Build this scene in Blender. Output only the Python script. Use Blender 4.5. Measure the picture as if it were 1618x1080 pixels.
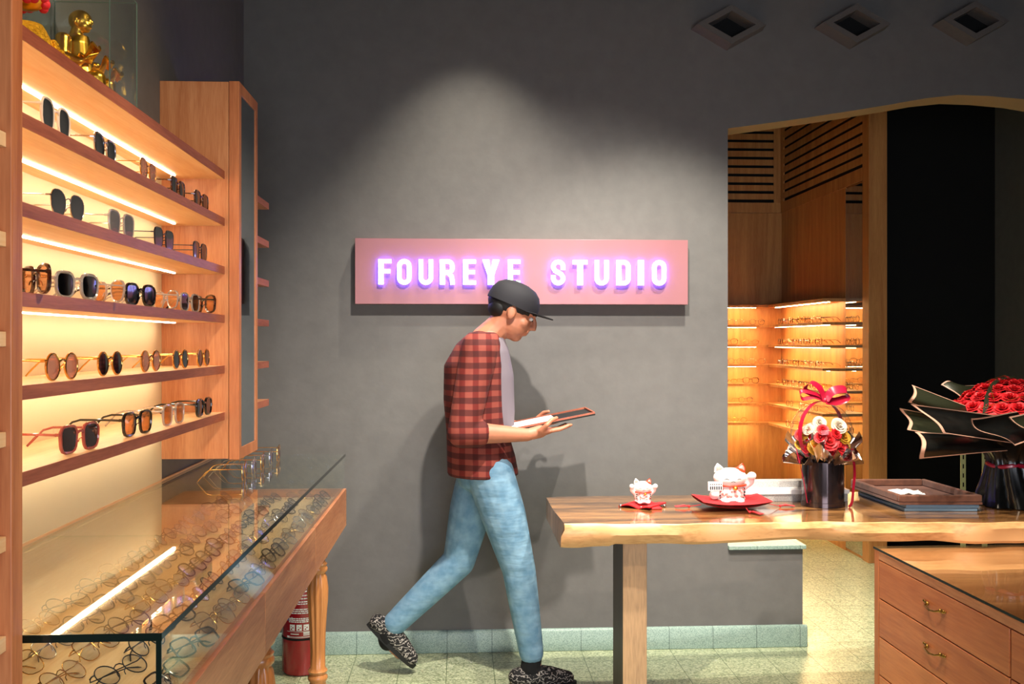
import bpy, bmesh, math, random
from mathutils import Vector, Matrix, Euler
random.seed(7)
PI = math.pi
S = bpy.context.scene
COL = S.collection
for o in list(bpy.data.objects): bpy.data.objects.remove(o)

# ------------------------------------------------------------------ camera, world, exposure, lights
FP = 1520.0; TH = math.atan(82/FP); SN, CS = math.sin(TH), math.cos(TH); CH = 1.385
cam = bpy.data.cameras.new('camera'); co = bpy.data.objects.new('camera', cam); COL.objects.link(co)
cam.sensor_width = 36; cam.lens = 36*FP/1618; cam.clip_start = .02
co.location = (0, 0, CH); co.rotation_euler = (PI/2, 0, -TH); S.camera = co
S.view_settings.view_transform = 'Standard'; S.view_settings.look = 'None'
S.view_settings.gamma = 1; S.view_settings.use_curve_mapping = False
S.view_settings.exposure = 0.35
W = bpy.data.worlds.new('world'); S.world = W; W.use_nodes = True
W.node_tree.nodes['Background'].inputs[0].default_value = (.62, .72, 1, 1)
W.node_tree.nodes['Background'].inputs[1].default_value = .09

def light(name, kind, loc, target, power, color, **k):
    l = bpy.data.lights.new(name, kind); l.energy = power; l.color = color
    for a, b in k.items(): setattr(l, a, b)
    o = bpy.data.objects.new(name, l); COL.objects.link(o); o.location = loc
    o.rotation_euler = (Vector(target)-Vector(loc)).to_track_quat('-Z', 'Y').to_euler()
    return o
WARM = (1, .80, .58); NEUT = (1, .93, .84)
light('ceiling_spot_wall', 'SPOT', (.05, 3.86, 3.12), (.05, 4.06, 0), 72, (1, .93, .78), spot_size=math.radians(78), spot_blend=.75, shadow_soft_size=.03)
light('ceiling_spot_sign', 'SPOT', (.35, 2.4, 3.1), (.45, 4.2, .30), 320, NEUT, spot_size=math.radians(80), spot_blend=.9, shadow_soft_size=.04)
light('ceiling_spot_table', 'SPOT', (1.15, 2.1, 3.1), (1.15, 3.4, .78), 215, (1, .92, .82), spot_size=math.radians(52), spot_blend=.6, shadow_soft_size=.03)
light('ceiling_spot_floor', 'SPOT', (1.0, 3.3, 3.1), (.7, 4.1, 0), 190, (1, .95, .82), spot_size=math.radians(75), spot_blend=.6, shadow_soft_size=.05)
light('ceiling_spot_shelves', 'SPOT', (.6, 1.6, 3.1), (-.7, 2.3, 1.2), 120, WARM, spot_size=math.radians(80), spot_blend=.8, shadow_soft_size=.04)
light('ceiling_spot_cabinet', 'SPOT', (.9, 1.3, 3.1), (1.5, 2.7, .5), 120, WARM, spot_size=math.radians(60), spot_blend=.7, shadow_soft_size=.03)
light('ceiling_spot_bouquet', 'SPOT', (1.9, 2.6, 3.1), (2.0, 3.4, .9), 38, (1, .9, .8), spot_size=math.radians(50), spot_blend=.7, shadow_soft_size=.03)
light('storefront_glow', 'AREA', (.6, -.9, 1.2), (.3, 4, .3), 30, (.86, .90, 1), spread=math.radians(120), shape='RECTANGLE', size=2.2, size_y=1.4)
light('ceiling_spot_backroom', 'SPOT', (1.65, 5.0, 3.05), (1.75, 4.95, 0), 210, (1, .86, .68), spot_size=math.radians(58), spot_blend=.5, shadow_soft_size=.04)

# ------------------------------------------------------------------ pixel -> world on a plane
def RX(px): k = (px-809)/FP; return (SN+k*CS)/(CS-k*SN)
def Xat(px, Y): return RX(px)*Y
def Yat(px, x): return x/RX(px)
def Yz(px, py, z): return (CH-z)*FP/((py-540)*(CS+RX(px)*SN))

# ------------------------------------------------------------------ materials
def lin(h):
    h = h.lstrip('#'); v = [int(h[i:i+2], 16)/255 for i in (0, 2, 4)]
    return tuple((c/12.92 if c <= .04045 else ((c+.055)/1.055)**2.4) for c in v)+(1,)
def nmat(name):
    m = bpy.data.materials.new(name); m.use_nodes = True
    return m, m.node_tree, m.node_tree.nodes['Principled BSDF']
def mat(name, col, rough=.5, metal=0, emis=None, es=0, noise=0, coat=0, bump=0, scale=40, trans=0):
    m, t, b = nmat(name); c = lin(col) if isinstance(col, str) else col
    b.inputs['Base Color'].default_value = c; b.inputs['Roughness'].default_value = rough
    b.inputs['Metallic'].default_value = metal; b.inputs['Coat Weight'].default_value = coat
    b.inputs['Transmission Weight'].default_value = trans
    if emis:
        b.inputs['Emission Color'].default_value = lin(emis) if isinstance(emis, str) else emis
        b.inputs['Emission Strength'].default_value = es
    if noise or bump:
        tc = t.nodes.new('ShaderNodeTexCoord'); n = t.nodes.new('ShaderNodeTexNoise'); n.inputs['Scale'].default_value = scale
        n.inputs['Detail'].default_value = 6
        t.links.new(tc.outputs['Object'], n.inputs['Vector'])
        if noise:
            r = t.nodes.new('ShaderNodeValToRGB')
            r.color_ramp.elements[0].position = .3; r.color_ramp.elements[1].position = .7
            r.color_ramp.elements[0].color = tuple(x*(1-noise) for x in c[:3])+(1,)
            r.color_ramp.elements[1].color = tuple(min(1, x*(1+noise)) for x in c[:3])+(1,)
            t.links.new(n.outputs['Fac'], r.inputs[0]); t.links.new(r.outputs[0], b.inputs['Base Color'])
        if bump:
            bp = t.nodes.new('ShaderNodeBump'); bp.inputs['Strength'].default_value = bump; bp.inputs['Distance'].default_value = .01
            t.links.new(n.outputs['Fac'], bp.inputs['Height']); t.links.new(bp.outputs[0], b.inputs['Normal'])
    return m
def wood(name, c1, c2, axis='Y', rough=.42, scale=9, dist=1.5, stretch=.07, coat=0, contrast=(.36, .68)):
    m, t, b = nmat(name)
    tc = t.nodes.new('ShaderNodeTexCoord'); oi = t.nodes.new('ShaderNodeObjectInfo')
    mp = t.nodes.new('ShaderNodeMapping'); mp.inputs['Scale'].default_value = tuple(stretch if a == axis else 1 for a in 'XYZ')
    ad = t.nodes.new('ShaderNodeVectorMath'); ad.operation = 'ADD'
    ml = t.nodes.new('ShaderNodeMath'); ml.operation = 'MULTIPLY'; ml.inputs[1].default_value = 13
    t.links.new(oi.outputs['Random'], ml.inputs[0])
    t.links.new(tc.outputs['Object'], mp.inputs[0]); t.links.new(mp.outputs[0], ad.inputs[0]); t.links.new(ml.outputs[0], ad.inputs[1])
    n = t.nodes.new('ShaderNodeTexNoise'); n.inputs['Scale'].default_value = scale; n.inputs['Detail'].default_value = 5; n.inputs['Distortion'].default_value = dist
    n2 = t.nodes.new('ShaderNodeTexNoise'); n2.inputs['Scale'].default_value = scale*22; n2.inputs['Detail'].default_value = 3
    t.links.new(ad.outputs[0], n.inputs['Vector']); t.links.new(ad.outputs[0], n2.inputs['Vector'])
    mx = t.nodes.new('ShaderNodeMath'); mx.operation = 'MULTIPLY_ADD'; mx.inputs[1].default_value = .35
    t.links.new(n2.outputs['Fac'], mx.inputs[0])
    m3 = t.nodes.new('ShaderNodeMath'); m3.operation = 'MULTIPLY'; m3.inputs[1].default_value = .68
    t.links.new(n.outputs['Fac'], m3.inputs[0]); t.links.new(m3.outputs[0], mx.inputs[2])
    r = t.nodes.new('ShaderNodeValToRGB'); r.color_ramp.elements[0].position, r.color_ramp.elements[1].position = contrast
    r.color_ramp.elements[0].color = lin(c1); r.color_ramp.elements[1].color = lin(c2)
    t.links.new(mx.outputs[0], r.inputs[0]); t.links.new(r.outputs[0], b.inputs['Base Color'])
    b.inputs['Roughness'].default_value = rough; b.inputs['Coat Weight'].default_value = coat; b.inputs['Coat Roughness'].default_value = .08
    return m
def thin(name, tint='ffffff', refl=1.5, rough=0.0, mixc=None, mixf=0, gloss=(1, 1, 1, 1)):
    """thin clear pane: fresnel gloss over straight-through transmission"""
    m = bpy.data.materials.new(name); m.use_nodes = True; t = m.node_tree
    t.nodes.clear(); out = t.nodes.new('ShaderNodeOutputMaterial'); tr = t.nodes.new('ShaderNodeBsdfTransparent')
    tr.inputs[0].default_value = lin(tint); g = t.nodes.new('ShaderNodeBsdfGlossy'); g.inputs['Roughness'].default_value = rough; g.inputs[0].default_value = gloss
    lw = t.nodes.new('ShaderNodeLayerWeight'); lw.inputs[0].default_value = .5
    pw = t.nodes.new('ShaderNodeMath'); pw.operation = 'POWER'; pw.inputs[1].default_value = 5; t.links.new(lw.outputs['Facing'], pw.inputs[0])
    f0 = ((refl-1)/(refl+1))**2
    f = t.nodes.new('ShaderNodeMath'); f.operation = 'MULTIPLY_ADD'; f.inputs[1].default_value = 1-f0; f.inputs[2].default_value = f0
    t.links.new(pw.outputs[0], f.inputs[0]); mx = t.nodes.new('ShaderNodeMixShader')
    t.links.new(f.outputs[0], mx.inputs[0]); t.links.new(g.outputs[0], mx.inputs[2])
    if mixc:
        d = t.nodes.new('ShaderNodeBsdfDiffuse'); d.inputs[0].default_value = lin(mixc)
        m2 = t.nodes.new('ShaderNodeMixShader'); m2.inputs[0].default_value = mixf
        t.links.new(tr.outputs[0], m2.inputs[1]); t.links.new(d.outputs[0], m2.inputs[2]); t.links.new(m2.outputs[0], mx.inputs[1])
    else: t.links.new(tr.outputs[0], mx.inputs[1])
    t.links.new(mx.outputs[0], out.inputs[0]); return m

M = {}
M['wood'] = wood('wood_orange', '9a5c3a', 'cd8e62', 'Y')
M['woodz'] = wood('wood_orange_upright', 'a35a30', 'cc8250', 'Z')
M['woodx'] = wood('wood_orange_cross', 'a35f35', 'cf8a58', 'X')
M['woodpanel'] = wood('wood_panel', 'b06a3c', 'd29260', 'Z', scale=14)
M['woodedge'] = wood('wood_red_edge', '84402a', 'b5684a', 'Y', scale=12)
M['woodlight'] = wood('wood_light_board', 'dcaa72', 'efcc9e', 'Y', scale=8)
M['woodback'] = wood('wood_backroom', 'b87640', 'd69a5c', 'Z', scale=12)
M['wooddrawer'] = wood('wood_drawer', '9a5230', 'c07848', 'Y', scale=7, rough=.38)
M['woodleg'] = wood('wood_turned', 'a0602f', 'c98850', 'Z', scale=8, rough=.3)
M['slabtop'] = wood('slab_top', '38200f', 'b27e4a', 'X', rough=.16, scale=7, dist=1.6, stretch=.12, coat=.6, contrast=(.40, .66))
M['slabedge'] = wood('slab_edge', '96602f', 'd09c66', 'X', rough=.4, scale=6, dist=2.5, stretch=.25, contrast=(.26, .52))
M['slableg'] = wood('slab_leg', '755a44', 'b8936c', 'Z', rough=.5, scale=9, dist=1, stretch=.1)
M['slablegshade'] = wood('slab_leg_shade', '2e2622', '54473d', 'Z', rough=.5, scale=14)  # darker copy of the leg wood, paints shade on its left side
M['wall'] = mat('wall_grey_plaster', '696663', .75, noise=.06, bump=.12, scale=18)
M['walldark'] = mat('wall_black', '17150f', .8)
M['wallcream'] = mat('wall_cream', 'd8c9a6', .7)
M['soffit'] = mat('arch_soffit_beige', '9c8462', .8)
M['ceiling'] = mat('ceiling_dark', '2b2a2a', .9)
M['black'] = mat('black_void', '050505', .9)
M['vent'] = mat('vent_frame_grey', '605a56', .8, bump=.3, scale=60)
M['glass'] = thin('clear_glass', 'f8fcf9', 1.5)
M['glassedge'] = mat('glass_green_edge', '0c1a14', .12)
M['mirror'] = mat('mirror', 'b5bfc4', .02, 1)
M['led'] = mat('led_warm', 'ffffff', .5, emis=(1, .85, .62, 1), es=26)
M['led2'] = mat('led_amber', 'ffffff', .5, emis=(1, .74, .34, 1), es=44)
M['steel'] = mat('steel', 'c0c0c0', .25, 1)
M['gold'] = mat('gold', 'f0b84a', .30, 1, noise=.1)
M['goldrough'] = mat('gold_textured', 'f0b62c', .35, .9, bump=1, scale=160)
M['brass'] = mat('antique_brass', '8a6a30', .3, 1, noise=.35, scale=90)
M['red'] = mat('red_cloth', 'cf1c22', .6, noise=.15)
M['redbright'] = mat('red_gloss', 'b00a1e', .3, coat=.5)
M['rose'] = mat('red_petals', 'c01018', .55, noise=.1, scale=30)
M['rosegold'] = mat('gold_petals', 'c9922c', .35, .5)
M['rosewhite'] = mat('white_petals', 'cdbda6', .5)
M['ribbon'] = mat('crimson_satin', '9d0f2c', .28, coat=.3)
M['foil'] = mat('silver_foil', 'cbc4c0', .12, 1)
M['hatbox'] = mat('dark_mirror_box', '54494a', .13, .9)
M['ceramic'] = mat('white_ceramic', 'f4f0ea', .2, coat=.6)
M['orange'] = mat('orange_glaze', 'b83c1e', .3)
M['pink'] = mat('pink_glaze', 'd98a80', .4)
M['ink'] = mat('black_ink', '1a1718', .5)
M['white'] = mat('white_paint', 'eeeeec', .5)
M['blue'] = mat('blue_print', '1f5bb0', .5)
M['extred'] = mat('extinguisher_red', '9c0a1c', .22, coat=.5)
M['velvet'] = mat('brown_velvet', '5f3826', .95, noise=.25, scale=55)
M['velvet'].node_tree.nodes['Principled BSDF'].inputs['Sheen Weight'].default_value = .1
M['bluegrey'] = mat('blue_grey_folder', '6d8799', .5)
M['paper'] = mat('crumpled_paper', 'ece6df', .7)
M['terrazzo'] = mat('grey_speckle', 'a8a29c', .5, noise=.3, scale=260)
M['wrap'] = mat('black_wrap', '0e0e0c', .28, noise=.3)
M['wrapgreen'] = mat('olive_wrap', '2d2f20', .25, .3)
M['wrapedge'] = mat('rose_gold_edge', 'c99a80', .45)
M['tissue'] = mat('white_tissue', 'e6ddcd', .7)
M['slotted'] = mat('pale_green_steel', 'b9bb88', .5)
M['skin'] = mat('skin', 'b9785a', .5, noise=.05)
M['cap'] = mat('black_cap', '15131a', .8)
M['hair'] = mat('dark_hair', '0d0b0b', .6)
M['tee'] = mat('grey_shirt', '7a7078', .85)
M['sock'] = mat('black_sock', '060608', .9)
M['sole'] = mat('black_sole', '101010', .7)
def pattern_mat(name, kind):
    m, t, b = nmat(name); tc = t.nodes.new('ShaderNodeTexCoord'); b.inputs['Roughness'].default_value = .85
    if kind == 'plaid':
        def wave(d, sc, lo, hi):
            w = t.nodes.new('ShaderNodeTexWave'); w.bands_direction = d; w.inputs['Scale'].default_value = sc; w.inputs['Distortion'].default_value = .6
            w.inputs['Detail'].default_value = 1
            t.links.new(tc.outputs['Object'], w.inputs['Vector']); r = t.nodes.new('ShaderNodeValToRGB')
            r.color_ramp.elements[0].position = lo; r.color_ramp.elements[1].position = hi
            t.links.new(w.outputs['Fac'], r.inputs[0]); return r
        a = wave('Z', 7, .45, .6); c = wave('X', 6, .5, .7)
        m1 = t.nodes.new('ShaderNodeMix'); m1.data_type = 'RGBA'; m1.inputs['A'].default_value = lin('5a211b'); m1.inputs['B'].default_value = lin('8c4033')
        t.links.new(a.outputs[0], m1.inputs['Factor'])
        m2 = t.nodes.new('ShaderNodeMix'); m2.data_type = 'RGBA'; m2.blend_type = 'MULTIPLY'; m2.inputs['B'].default_value = lin('c9807a')
        t.links.new(c.outputs[0], m2.inputs['Factor']); t.links.new(m1.outputs['Result'], m2.inputs['A']); t.links.new(m2.outputs['Result'], b.inputs['Base Color'])
    if kind == 'denim':
        n = t.nodes.new('ShaderNodeTexNoise'); n.inputs['Scale'].default_value = 22; n.inputs['Detail'].default_value = 8
        r = t.nodes.new('ShaderNodeValToRGB'); r.color_ramp.elements[0].position = .35; r.color_ramp.elements[1].position = .68
        r.color_ramp.elements[0].color = lin('5f86a0'); r.color_ramp.elements[1].color = lin('7fa2b8')
        t.links.new(tc.outputs['Object'], n.inputs['Vector']); t.links.new(n.outputs['Fac'], r.inputs[0]); t.links.new(r.outputs[0], b.inputs['Base Color'])
        mp = t.nodes.new('ShaderNodeMapping'); mp.inputs['Scale'].default_value = (1, 1, 3.2); n2 = t.nodes.new('ShaderNodeTexNoise'); n2.inputs['Scale'].default_value = 9
        t.links.new(tc.outputs['Object'], mp.inputs[0]); t.links.new(mp.outputs[0], n2.inputs['Vector'])
        bp = t.nodes.new('ShaderNodeBump'); bp.inputs['Strength'].default_value = .3; bp.inputs['Distance'].default_value = .02
        t.links.new(n2.outputs['Fac'], bp.inputs['Height']); t.links.new(bp.outputs[0], b.inputs['Normal'])
    if kind == 'paisley':
        v = t.nodes.new('ShaderNodeTexWave'); v.wave_type = 'RINGS'; v.inputs['Scale'].default_value = 22; v.inputs['Distortion'].default_value = 9; v.inputs['Detail'].default_value = 1
        v.inputs['Detail Scale'].default_value = 3
        r = t.nodes.new('ShaderNodeValToRGB'); r.color_ramp.elements[0].position = .8; r.color_ramp.elements[1].position = .92
        r.color_ramp.elements[0].color = lin('191717'); r.color_ramp.elements[1].color = lin('a8a098')
        t.links.new(tc.outputs['Object'], v.inputs['Vector']); t.links.new(v.outputs['Fac'], r.inputs[0]); t.links.new(r.outputs[0], b.inputs['Base Color'])
    return m
M['plaid'] = pattern_mat('red_plaid', 'plaid'); M['denim'] = pattern_mat('light_denim', 'denim'); M['paisley'] = pattern_mat('paisley_canvas', 'paisley')

def tile_mat(name, c_lo, c_hi, gap, tx, ty, ox, oy, joint='5a6a48', vert=False, rough=.28, vs=150):
    m, t, b = nmat(name); tc = t.nodes.new('ShaderNodeTexCoord'); g = t.nodes.new('ShaderNodeNewGeometry')
    sx = t.nodes.new('ShaderNodeSeparateXYZ'); t.links.new(g.outputs['Position'], sx.inputs[0])
    def line(o, size, off):
        a = t.nodes.new('ShaderNodeMath'); a.operation = 'SUBTRACT'; a.inputs[1].default_value = off-50*size; t.links.new(o, a.inputs[0])
        d = t.nodes.new('ShaderNodeMath'); d.operation = 'DIVIDE'; d.inputs[1].default_value = size; t.links.new(a.outputs[0], d.inputs[0])
        f = t.nodes.new('ShaderNodeMath'); f.operation = 'FRACT'; t.links.new(d.outputs[0], f.inputs[0])
        h = t.nodes.new('ShaderNodeMath'); h.operation = 'LESS_THAN'; h.inputs[1].default_value = gap/size; t.links.new(f.outputs[0], h.inputs[0])
        return h.outputs[0]
    l1 = line(sx.outputs['X'], tx, ox)
    if ty:
        l2 = line(sx.outputs['Y'], ty, oy); mxm = t.nodes.new('ShaderNodeMath'); mxm.operation = 'MAXIMUM'
        t.links.new(l1, mxm.inputs[0]); t.links.new(l2, mxm.inputs[1]); l1 = mxm.outputs[0]
    mp = t.nodes.new('ShaderNodeMapping'); mp.inputs['Scale'].default_value = (1, 1, 1); t.links.new(g.outputs['Position'], mp.inputs[0])
    v = t.nodes.new('ShaderNodeTexVoronoi'); v.inputs['Scale'].default_value = vs; t.links.new(mp.outputs[0], v.inputs['Vector'])
    n = t.nodes.new('ShaderNodeTexNoise'); n.inputs['Scale'].default_value = 260; n.inputs['Detail'].default_value = 3; t.links.new(mp.outputs[0], n.inputs['Vector'])
    sc = t.nodes.new('ShaderNodeSeparateColor'); t.links.new(v.outputs['Color'], sc.inputs[0])
    av = t.nodes.new('ShaderNodeMath'); av.operation = 'MULTIPLY_ADD'; av.inputs[1].default_value = .6; t.links.new(sc.outputs[0], av.inputs[0])
    nn = t.nodes.new('ShaderNodeMath'); nn.operation = 'MULTIPLY'; nn.inputs[1].default_value = .45; t.links.new(n.outputs['Fac'], nn.inputs[0]); t.links.new(nn.outputs[0], av.inputs[2])
    r = t.nodes.new('ShaderNodeValToRGB'); r.color_ramp.elements[0].position = .2; r.color_ramp.elements[1].position = .75
    r.color_ramp.elements[0].color = lin(c_lo); r.color_ramp.elements[1].color = lin(c_hi)
    t.links.new(av.outputs[0], r.inputs[0])
    mx = t.nodes.new('ShaderNodeMix'); mx.data_type = 'RGBA'; t.links.new(l1, mx.inputs['Factor']); t.links.new(r.outputs[0], mx.inputs['A']); mx.inputs['B'].default_value = lin(joint)
    t.links.new(mx.outputs['Result'], b.inputs['Base Color']); b.inputs['Roughness'].default_value = rough
    return m
M['floor'] = tile_mat('terrazzo_floor', '76845e', 'cacfaa', .003, .2, .2, .141, 3.95)
M['base'] = tile_mat('terrazzo_baseboard', '71897f', 'a3b8aa', .002, .2, None, .141, 0, '33453f', rough=.4, vs=380)

# ------------------------------------------------------------------ mesh helpers
def wl(o):
    v = Vector((0, 0, 0))
    while o: v += o.location; o = o.parent
    return v
def obj(name, bm, m=None, parent=None, local=False, smooth=True, ang=38, bevel=0, label=None, mods=None):
    """link a bmesh as one object; world-space geometry is re-based on its own bottom centre"""
    bmesh.ops.recalc_face_normals(bm, faces=bm.faces)
    me = bpy.data.meshes.new(name); 
    if not local:
        xs = [v.co for v in bm.verts]
        c = Vector(((min(v.x for v in xs)+max(v.x for v in xs))/2, (min(v.y for v in xs)+max(v.y for v in xs))/2, min(v.z for v in xs)))
        for v in bm.verts: v.co -= c
    bm.to_mesh(me); bm.free(); o = bpy.data.objects.new(name, me); COL.objects.link(o)
    if parent: o.parent = parent
    if not local: o.location = c-(wl(parent) if parent else Vector((0, 0, 0)))
    if m:
        for k in (m if isinstance(m, (list, tuple)) else [m]): me.materials.append(k)
    if smooth:
        me.shade_smooth()
        if ang: me.set_sharp_from_angle(angle=math.radians(ang))
    if bevel:
        b = o.modifiers.new('bevel', 'BEVEL'); b.width = bevel; b.segments = 2; b.limit_method = 'ANGLE'
    if label: o['label'] = label
    return o
def tag(o, label, cat, group=None, kind=None):
    o['label'] = label; o['category'] = cat
    if group: o['group'] = group
    if kind: o['kind'] = kind
    return o
def struct(o): o['kind'] = 'structure'; return o
def thing(name, loc, label, cat, group=None, rot=(0, 0, 0)):
    e = bpy.data.objects.new(name, None); e.empty_display_size = .05; COL.objects.link(e); e.location = loc; e.rotation_euler = rot
    return tag(e, label, cat, group)
def kids(o): return [c for c in bpy.data.objects if c.parent == o]
def dup(root, loc, rot, label, group=None):
    def rec(o, p):
        ch = CH_CACHE.get(o.name) or kids(o); CH_CACHE[o.name] = ch
        c = o.copy(); COL.objects.link(c); c.parent = p
        for k in ch: rec(k, c)
        return c
    r = rec(root, None); r.location = loc; r.rotation_euler = rot; r['label'] = label
    if group: r['group'] = group
    return r
CH_CACHE = {}
def B(): return bmesh.new()
def box(bm, x0, x1, y0, y1, z0, z1, mi=0):
    v = [bm.verts.new((x, y, z)) for x in (x0, x1) for y in (y0, y1) for z in (z0, z1)]
    for f in ((0, 1, 3, 2), (4, 6, 7, 5), (0, 4, 5, 1), (2, 3, 7, 6), (0, 2, 6, 4), (1, 5, 7, 3)):
        bm.faces.new([v[i] for i in f]).material_index = mi
    return v
def BX(*a): b = B(); box(b, *a); return b
def prism(bm, pts, f0, f1):
    """pts 2D -> two 3D rings through f0, f1"""
    a = [bm.verts.new(f0(*p)) for p in pts]; c = [bm.verts.new(f1(*p)) for p in pts]; n = len(pts)
    bm.faces.new(a); bm.faces.new(c[::-1])
    for i in range(n): bm.faces.new((a[i], a[(i+1) % n], c[(i+1) % n], c[i]))
def tube(bm, path, r, seg=6, closed=False, flat=None, cap=True):
    """r number or list; flat=(axis vector, factor) squashes the section along axis"""
    P = [Vector(p) for p in path]; n = len(P); rs = r if isinstance(r, (list, tuple)) else [r]*n
    rings = []; prev = None
    for i in range(n):
        if closed: t = P[(i+1) % n]-P[i-1]
        else: t = P[min(i+1, n-1)]-P[max(i-1, 0)]
        if t.length < 1e-9: t = Vector((0, 0, 1))
        t.normalize()
        if prev is None:
            u = t.orthogonal().normalized()
        else:
            u = (prev-t*prev.dot(t)); u = u.normalized() if u.length > 1e-6 else t.orthogonal().normalized()
        prev = u; w = t.cross(u)
        ring = []
        for k in range(seg):
            a = 2*PI*k/seg+PI/seg; d = (u*math.cos(a)+w*math.sin(a))*rs[i]
            if flat: ax = Vector(flat[0]).normalized(); d = d+ax*d.dot(ax)*(flat[1]-1)
            ring.append(bm.verts.new(P[i]+d))
        rings.append(ring)
    m = n if closed else n-1
    for i in range(m):
        a, c = rings[i], rings[(i+1) % n]; off = 0
        if closed and i == n-1:
            off = min(range(seg), key=lambda s: (a[0].co-c[s].co).length)
        for k in range(seg): bm.faces.new((a[k], a[(k+1) % seg], c[(k+1+off) % seg], c[(k+off) % seg]))
    if cap and not closed: bm.faces.new(rings[0][::-1]); bm.faces.new(rings[-1])
def caps(bm, p0, p1, r0, r1, seg=12):
    """tapered capsule"""
    p0, p1 = Vector(p0), Vector(p1); d = (p1-p0)
    if d.length < 1e-6: d = Vector((0, 0, 1e-4))
    n = d.normalized(); pa, ra = [], []
    for k in range(5): a = PI/2*(1-k/4); pa.append(p0-n*r0*math.sin(a)); ra.append(max(r0*math.cos(a), r0*.02))
    for k in range(5): a = PI/2*k/4; pa.append(p1+n*r1*math.sin(a)); ra.append(max(r1*math.cos(a), r1*.02))
    tube(bm, pa, ra, seg)
def chain(bm, pts, rs, seg=12):
    for i in range(len(pts)-1): caps(bm, pts[i], pts[i+1], rs[i], rs[i+1], seg)
def ell(bm, c, r, rot=(0, 0, 0), seg=20):
    mt = Matrix.Translation(Vector(c)) @ Euler(rot).to_matrix().to_4x4() @ Matrix.Diagonal((r[0], r[1], r[2], 1))
    bmesh.ops.create_uvsphere(bm, u_segments=seg, v_segments=seg//2+2, radius=1, matrix=mt)
def lathe(bm, prof, c=(0, 0, 0), seg=28, flute=None):
    """prof [(r,z)] ; flute(r,z,a)->r"""
    rings = []
    for r, z in prof:
        rings.append([bm.verts.new((c[0]+(flute(r, z, 2*PI*k/seg) if flute else r)*math.cos(2*PI*k/seg), c[1]+(flute(r, z, 2*PI*k/seg) if flute else r)*math.sin(2*PI*k/seg), c[2]+z)) for k in range(seg)])
    for a, b in zip(rings, rings[1:]):
        for k in range(seg): bm.faces.new((a[k], a[(k+1) % seg], b[(k+1) % seg], b[k]))
    bm.faces.new(rings[0][::-1]); bm.faces.new(rings[-1])
def loft(bm, secs, seg=24):
    """elliptical horizontal sections (cx,cy,cz,ax,ay)"""
    rings = [[bm.verts.new((cx+ax*math.cos(2*PI*k/seg), cy+ay*math.sin(2*PI*k/seg), cz)) for k in range(seg)] for cx, cy, cz, ax, ay in secs]
    for a, b in zip(rings, rings[1:]):
        for k in range(seg): bm.faces.new((a[k], a[(k+1) % seg], b[(k+1) % seg], b[k]))
    bm.faces.new(rings[0][::-1]); bm.faces.new(rings[-1])
def remesh(o, vox, sm=6):
    r = o.modifiers.new('remesh', 'REMESH'); r.mode = 'VOXEL'; r.voxel_size = vox; r.use_smooth_shade = True
    if sm: s = o.modifiers.new('smooth', 'SMOOTH'); s.iterations = sm; s.factor = .5
    return o
def sheet(bm, f, nu, nv, th=0):
    """f(u,v)->point grid; th>0 makes it solid with real thickness"""
    g = [[Vector(f(i/nu, j/nv)) for j in range(nv+1)] for i in range(nu+1)]
    V = [[bm.verts.new(p) for p in row] for row in g]
    fs = []
    for i in range(nu):
        for j in range(nv): fs.append(bm.faces.new((V[i][j], V[i+1][j], V[i+1][j+1], V[i][j+1])))
    if th:
        bm.normal_update()
        bmesh.ops.solidify(bm, geom=fs, thickness=th)

# ------------------------------------------------------------------ the setting
WY = 4.31; XL = -.955; XS = -.751; XD = -.705
ARCH = [(1.214, 2.354), (1.497, 2.395), (1.791, 2.442), (1.988, 2.476), (2.137, 2.504), (2.286, 2.521), (2.436, 2.518), (2.598, 2.506), (2.8, 2.475), (3.05, 2.43)]
struct(obj('floor', BX(-1.6, 5.0, -1.2, 9.0, -.05, 0), M['floor'], smooth=False))
struct(obj('ceiling', BX(-1.6, 5.0, -1.2, 9.0, 3.15, 3.2), M['ceiling'], smooth=False))
b = B()
out = [(XL, 0), (1.560, 0), (1.560, .445), (1.214, .445)]+ARCH+[(3.05, 0), (3.6, 0), (3.6, 3.15), (XL, 3.15)]
prism(b, out, lambda x, z: (x, WY, z), lambda x, z: (x, WY+.17, z))
for f in b.faces:
    cz = f.calc_center_median()
    if len(f.verts) == 4 and 1.2 < cz.x < 3.05 and cz.z > 2.3: f.material_index = 1
struct(obj('wall_back', b, [M['wall'], M['soffit']], smooth=False))
struct(obj('wall_left', BX(-1.05, XL, -1.2, 4.6, 0, 3.15), M['wall'], smooth=False))
struct(obj('wall_left_cream', BX(XL-.001, XL+.006, 1.3, 3.12, .90, 1.93), M['wallcream'], smooth=False))
struct(obj('wall_right', BX(3.6, 3.7, -1.2, 9.0, 0, 3.15), M['wall'], smooth=False))
struct(obj('wall_backroom_left', BX(.3, .4, 4.48, 9.0, 0, 3.15), M['walldark'], smooth=False))
struct(obj('wall_backroom_far', BX(.4, 3.6, 7.9, 8.0, 0, 3.15), M['walldark'], smooth=False))
b = B()
prism(b, [(0, 0), (.018, 0), (.018, .085), (.012, .096), (0, .1)], lambda y, z: (XL, WY-y, z), lambda y, z: (1.578, WY-y, z))
o = struct(obj('baseboard_back', b, M['base'], bevel=.003))
b = B(); box(b, 1.214, 1.570, WY-.022, WY+.17, .445, .463)
struct(obj('trim_1', b, M['base'], bevel=.002))
o = bpy.data.objects['wall_backroom_far']

# dark partition seen through the right of the arch
struct(obj('wall_backroom_dark_partition', BX(2.72, 3.6, 6.3, 6.36, 0, 3.14), M['black'], smooth=False))

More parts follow.
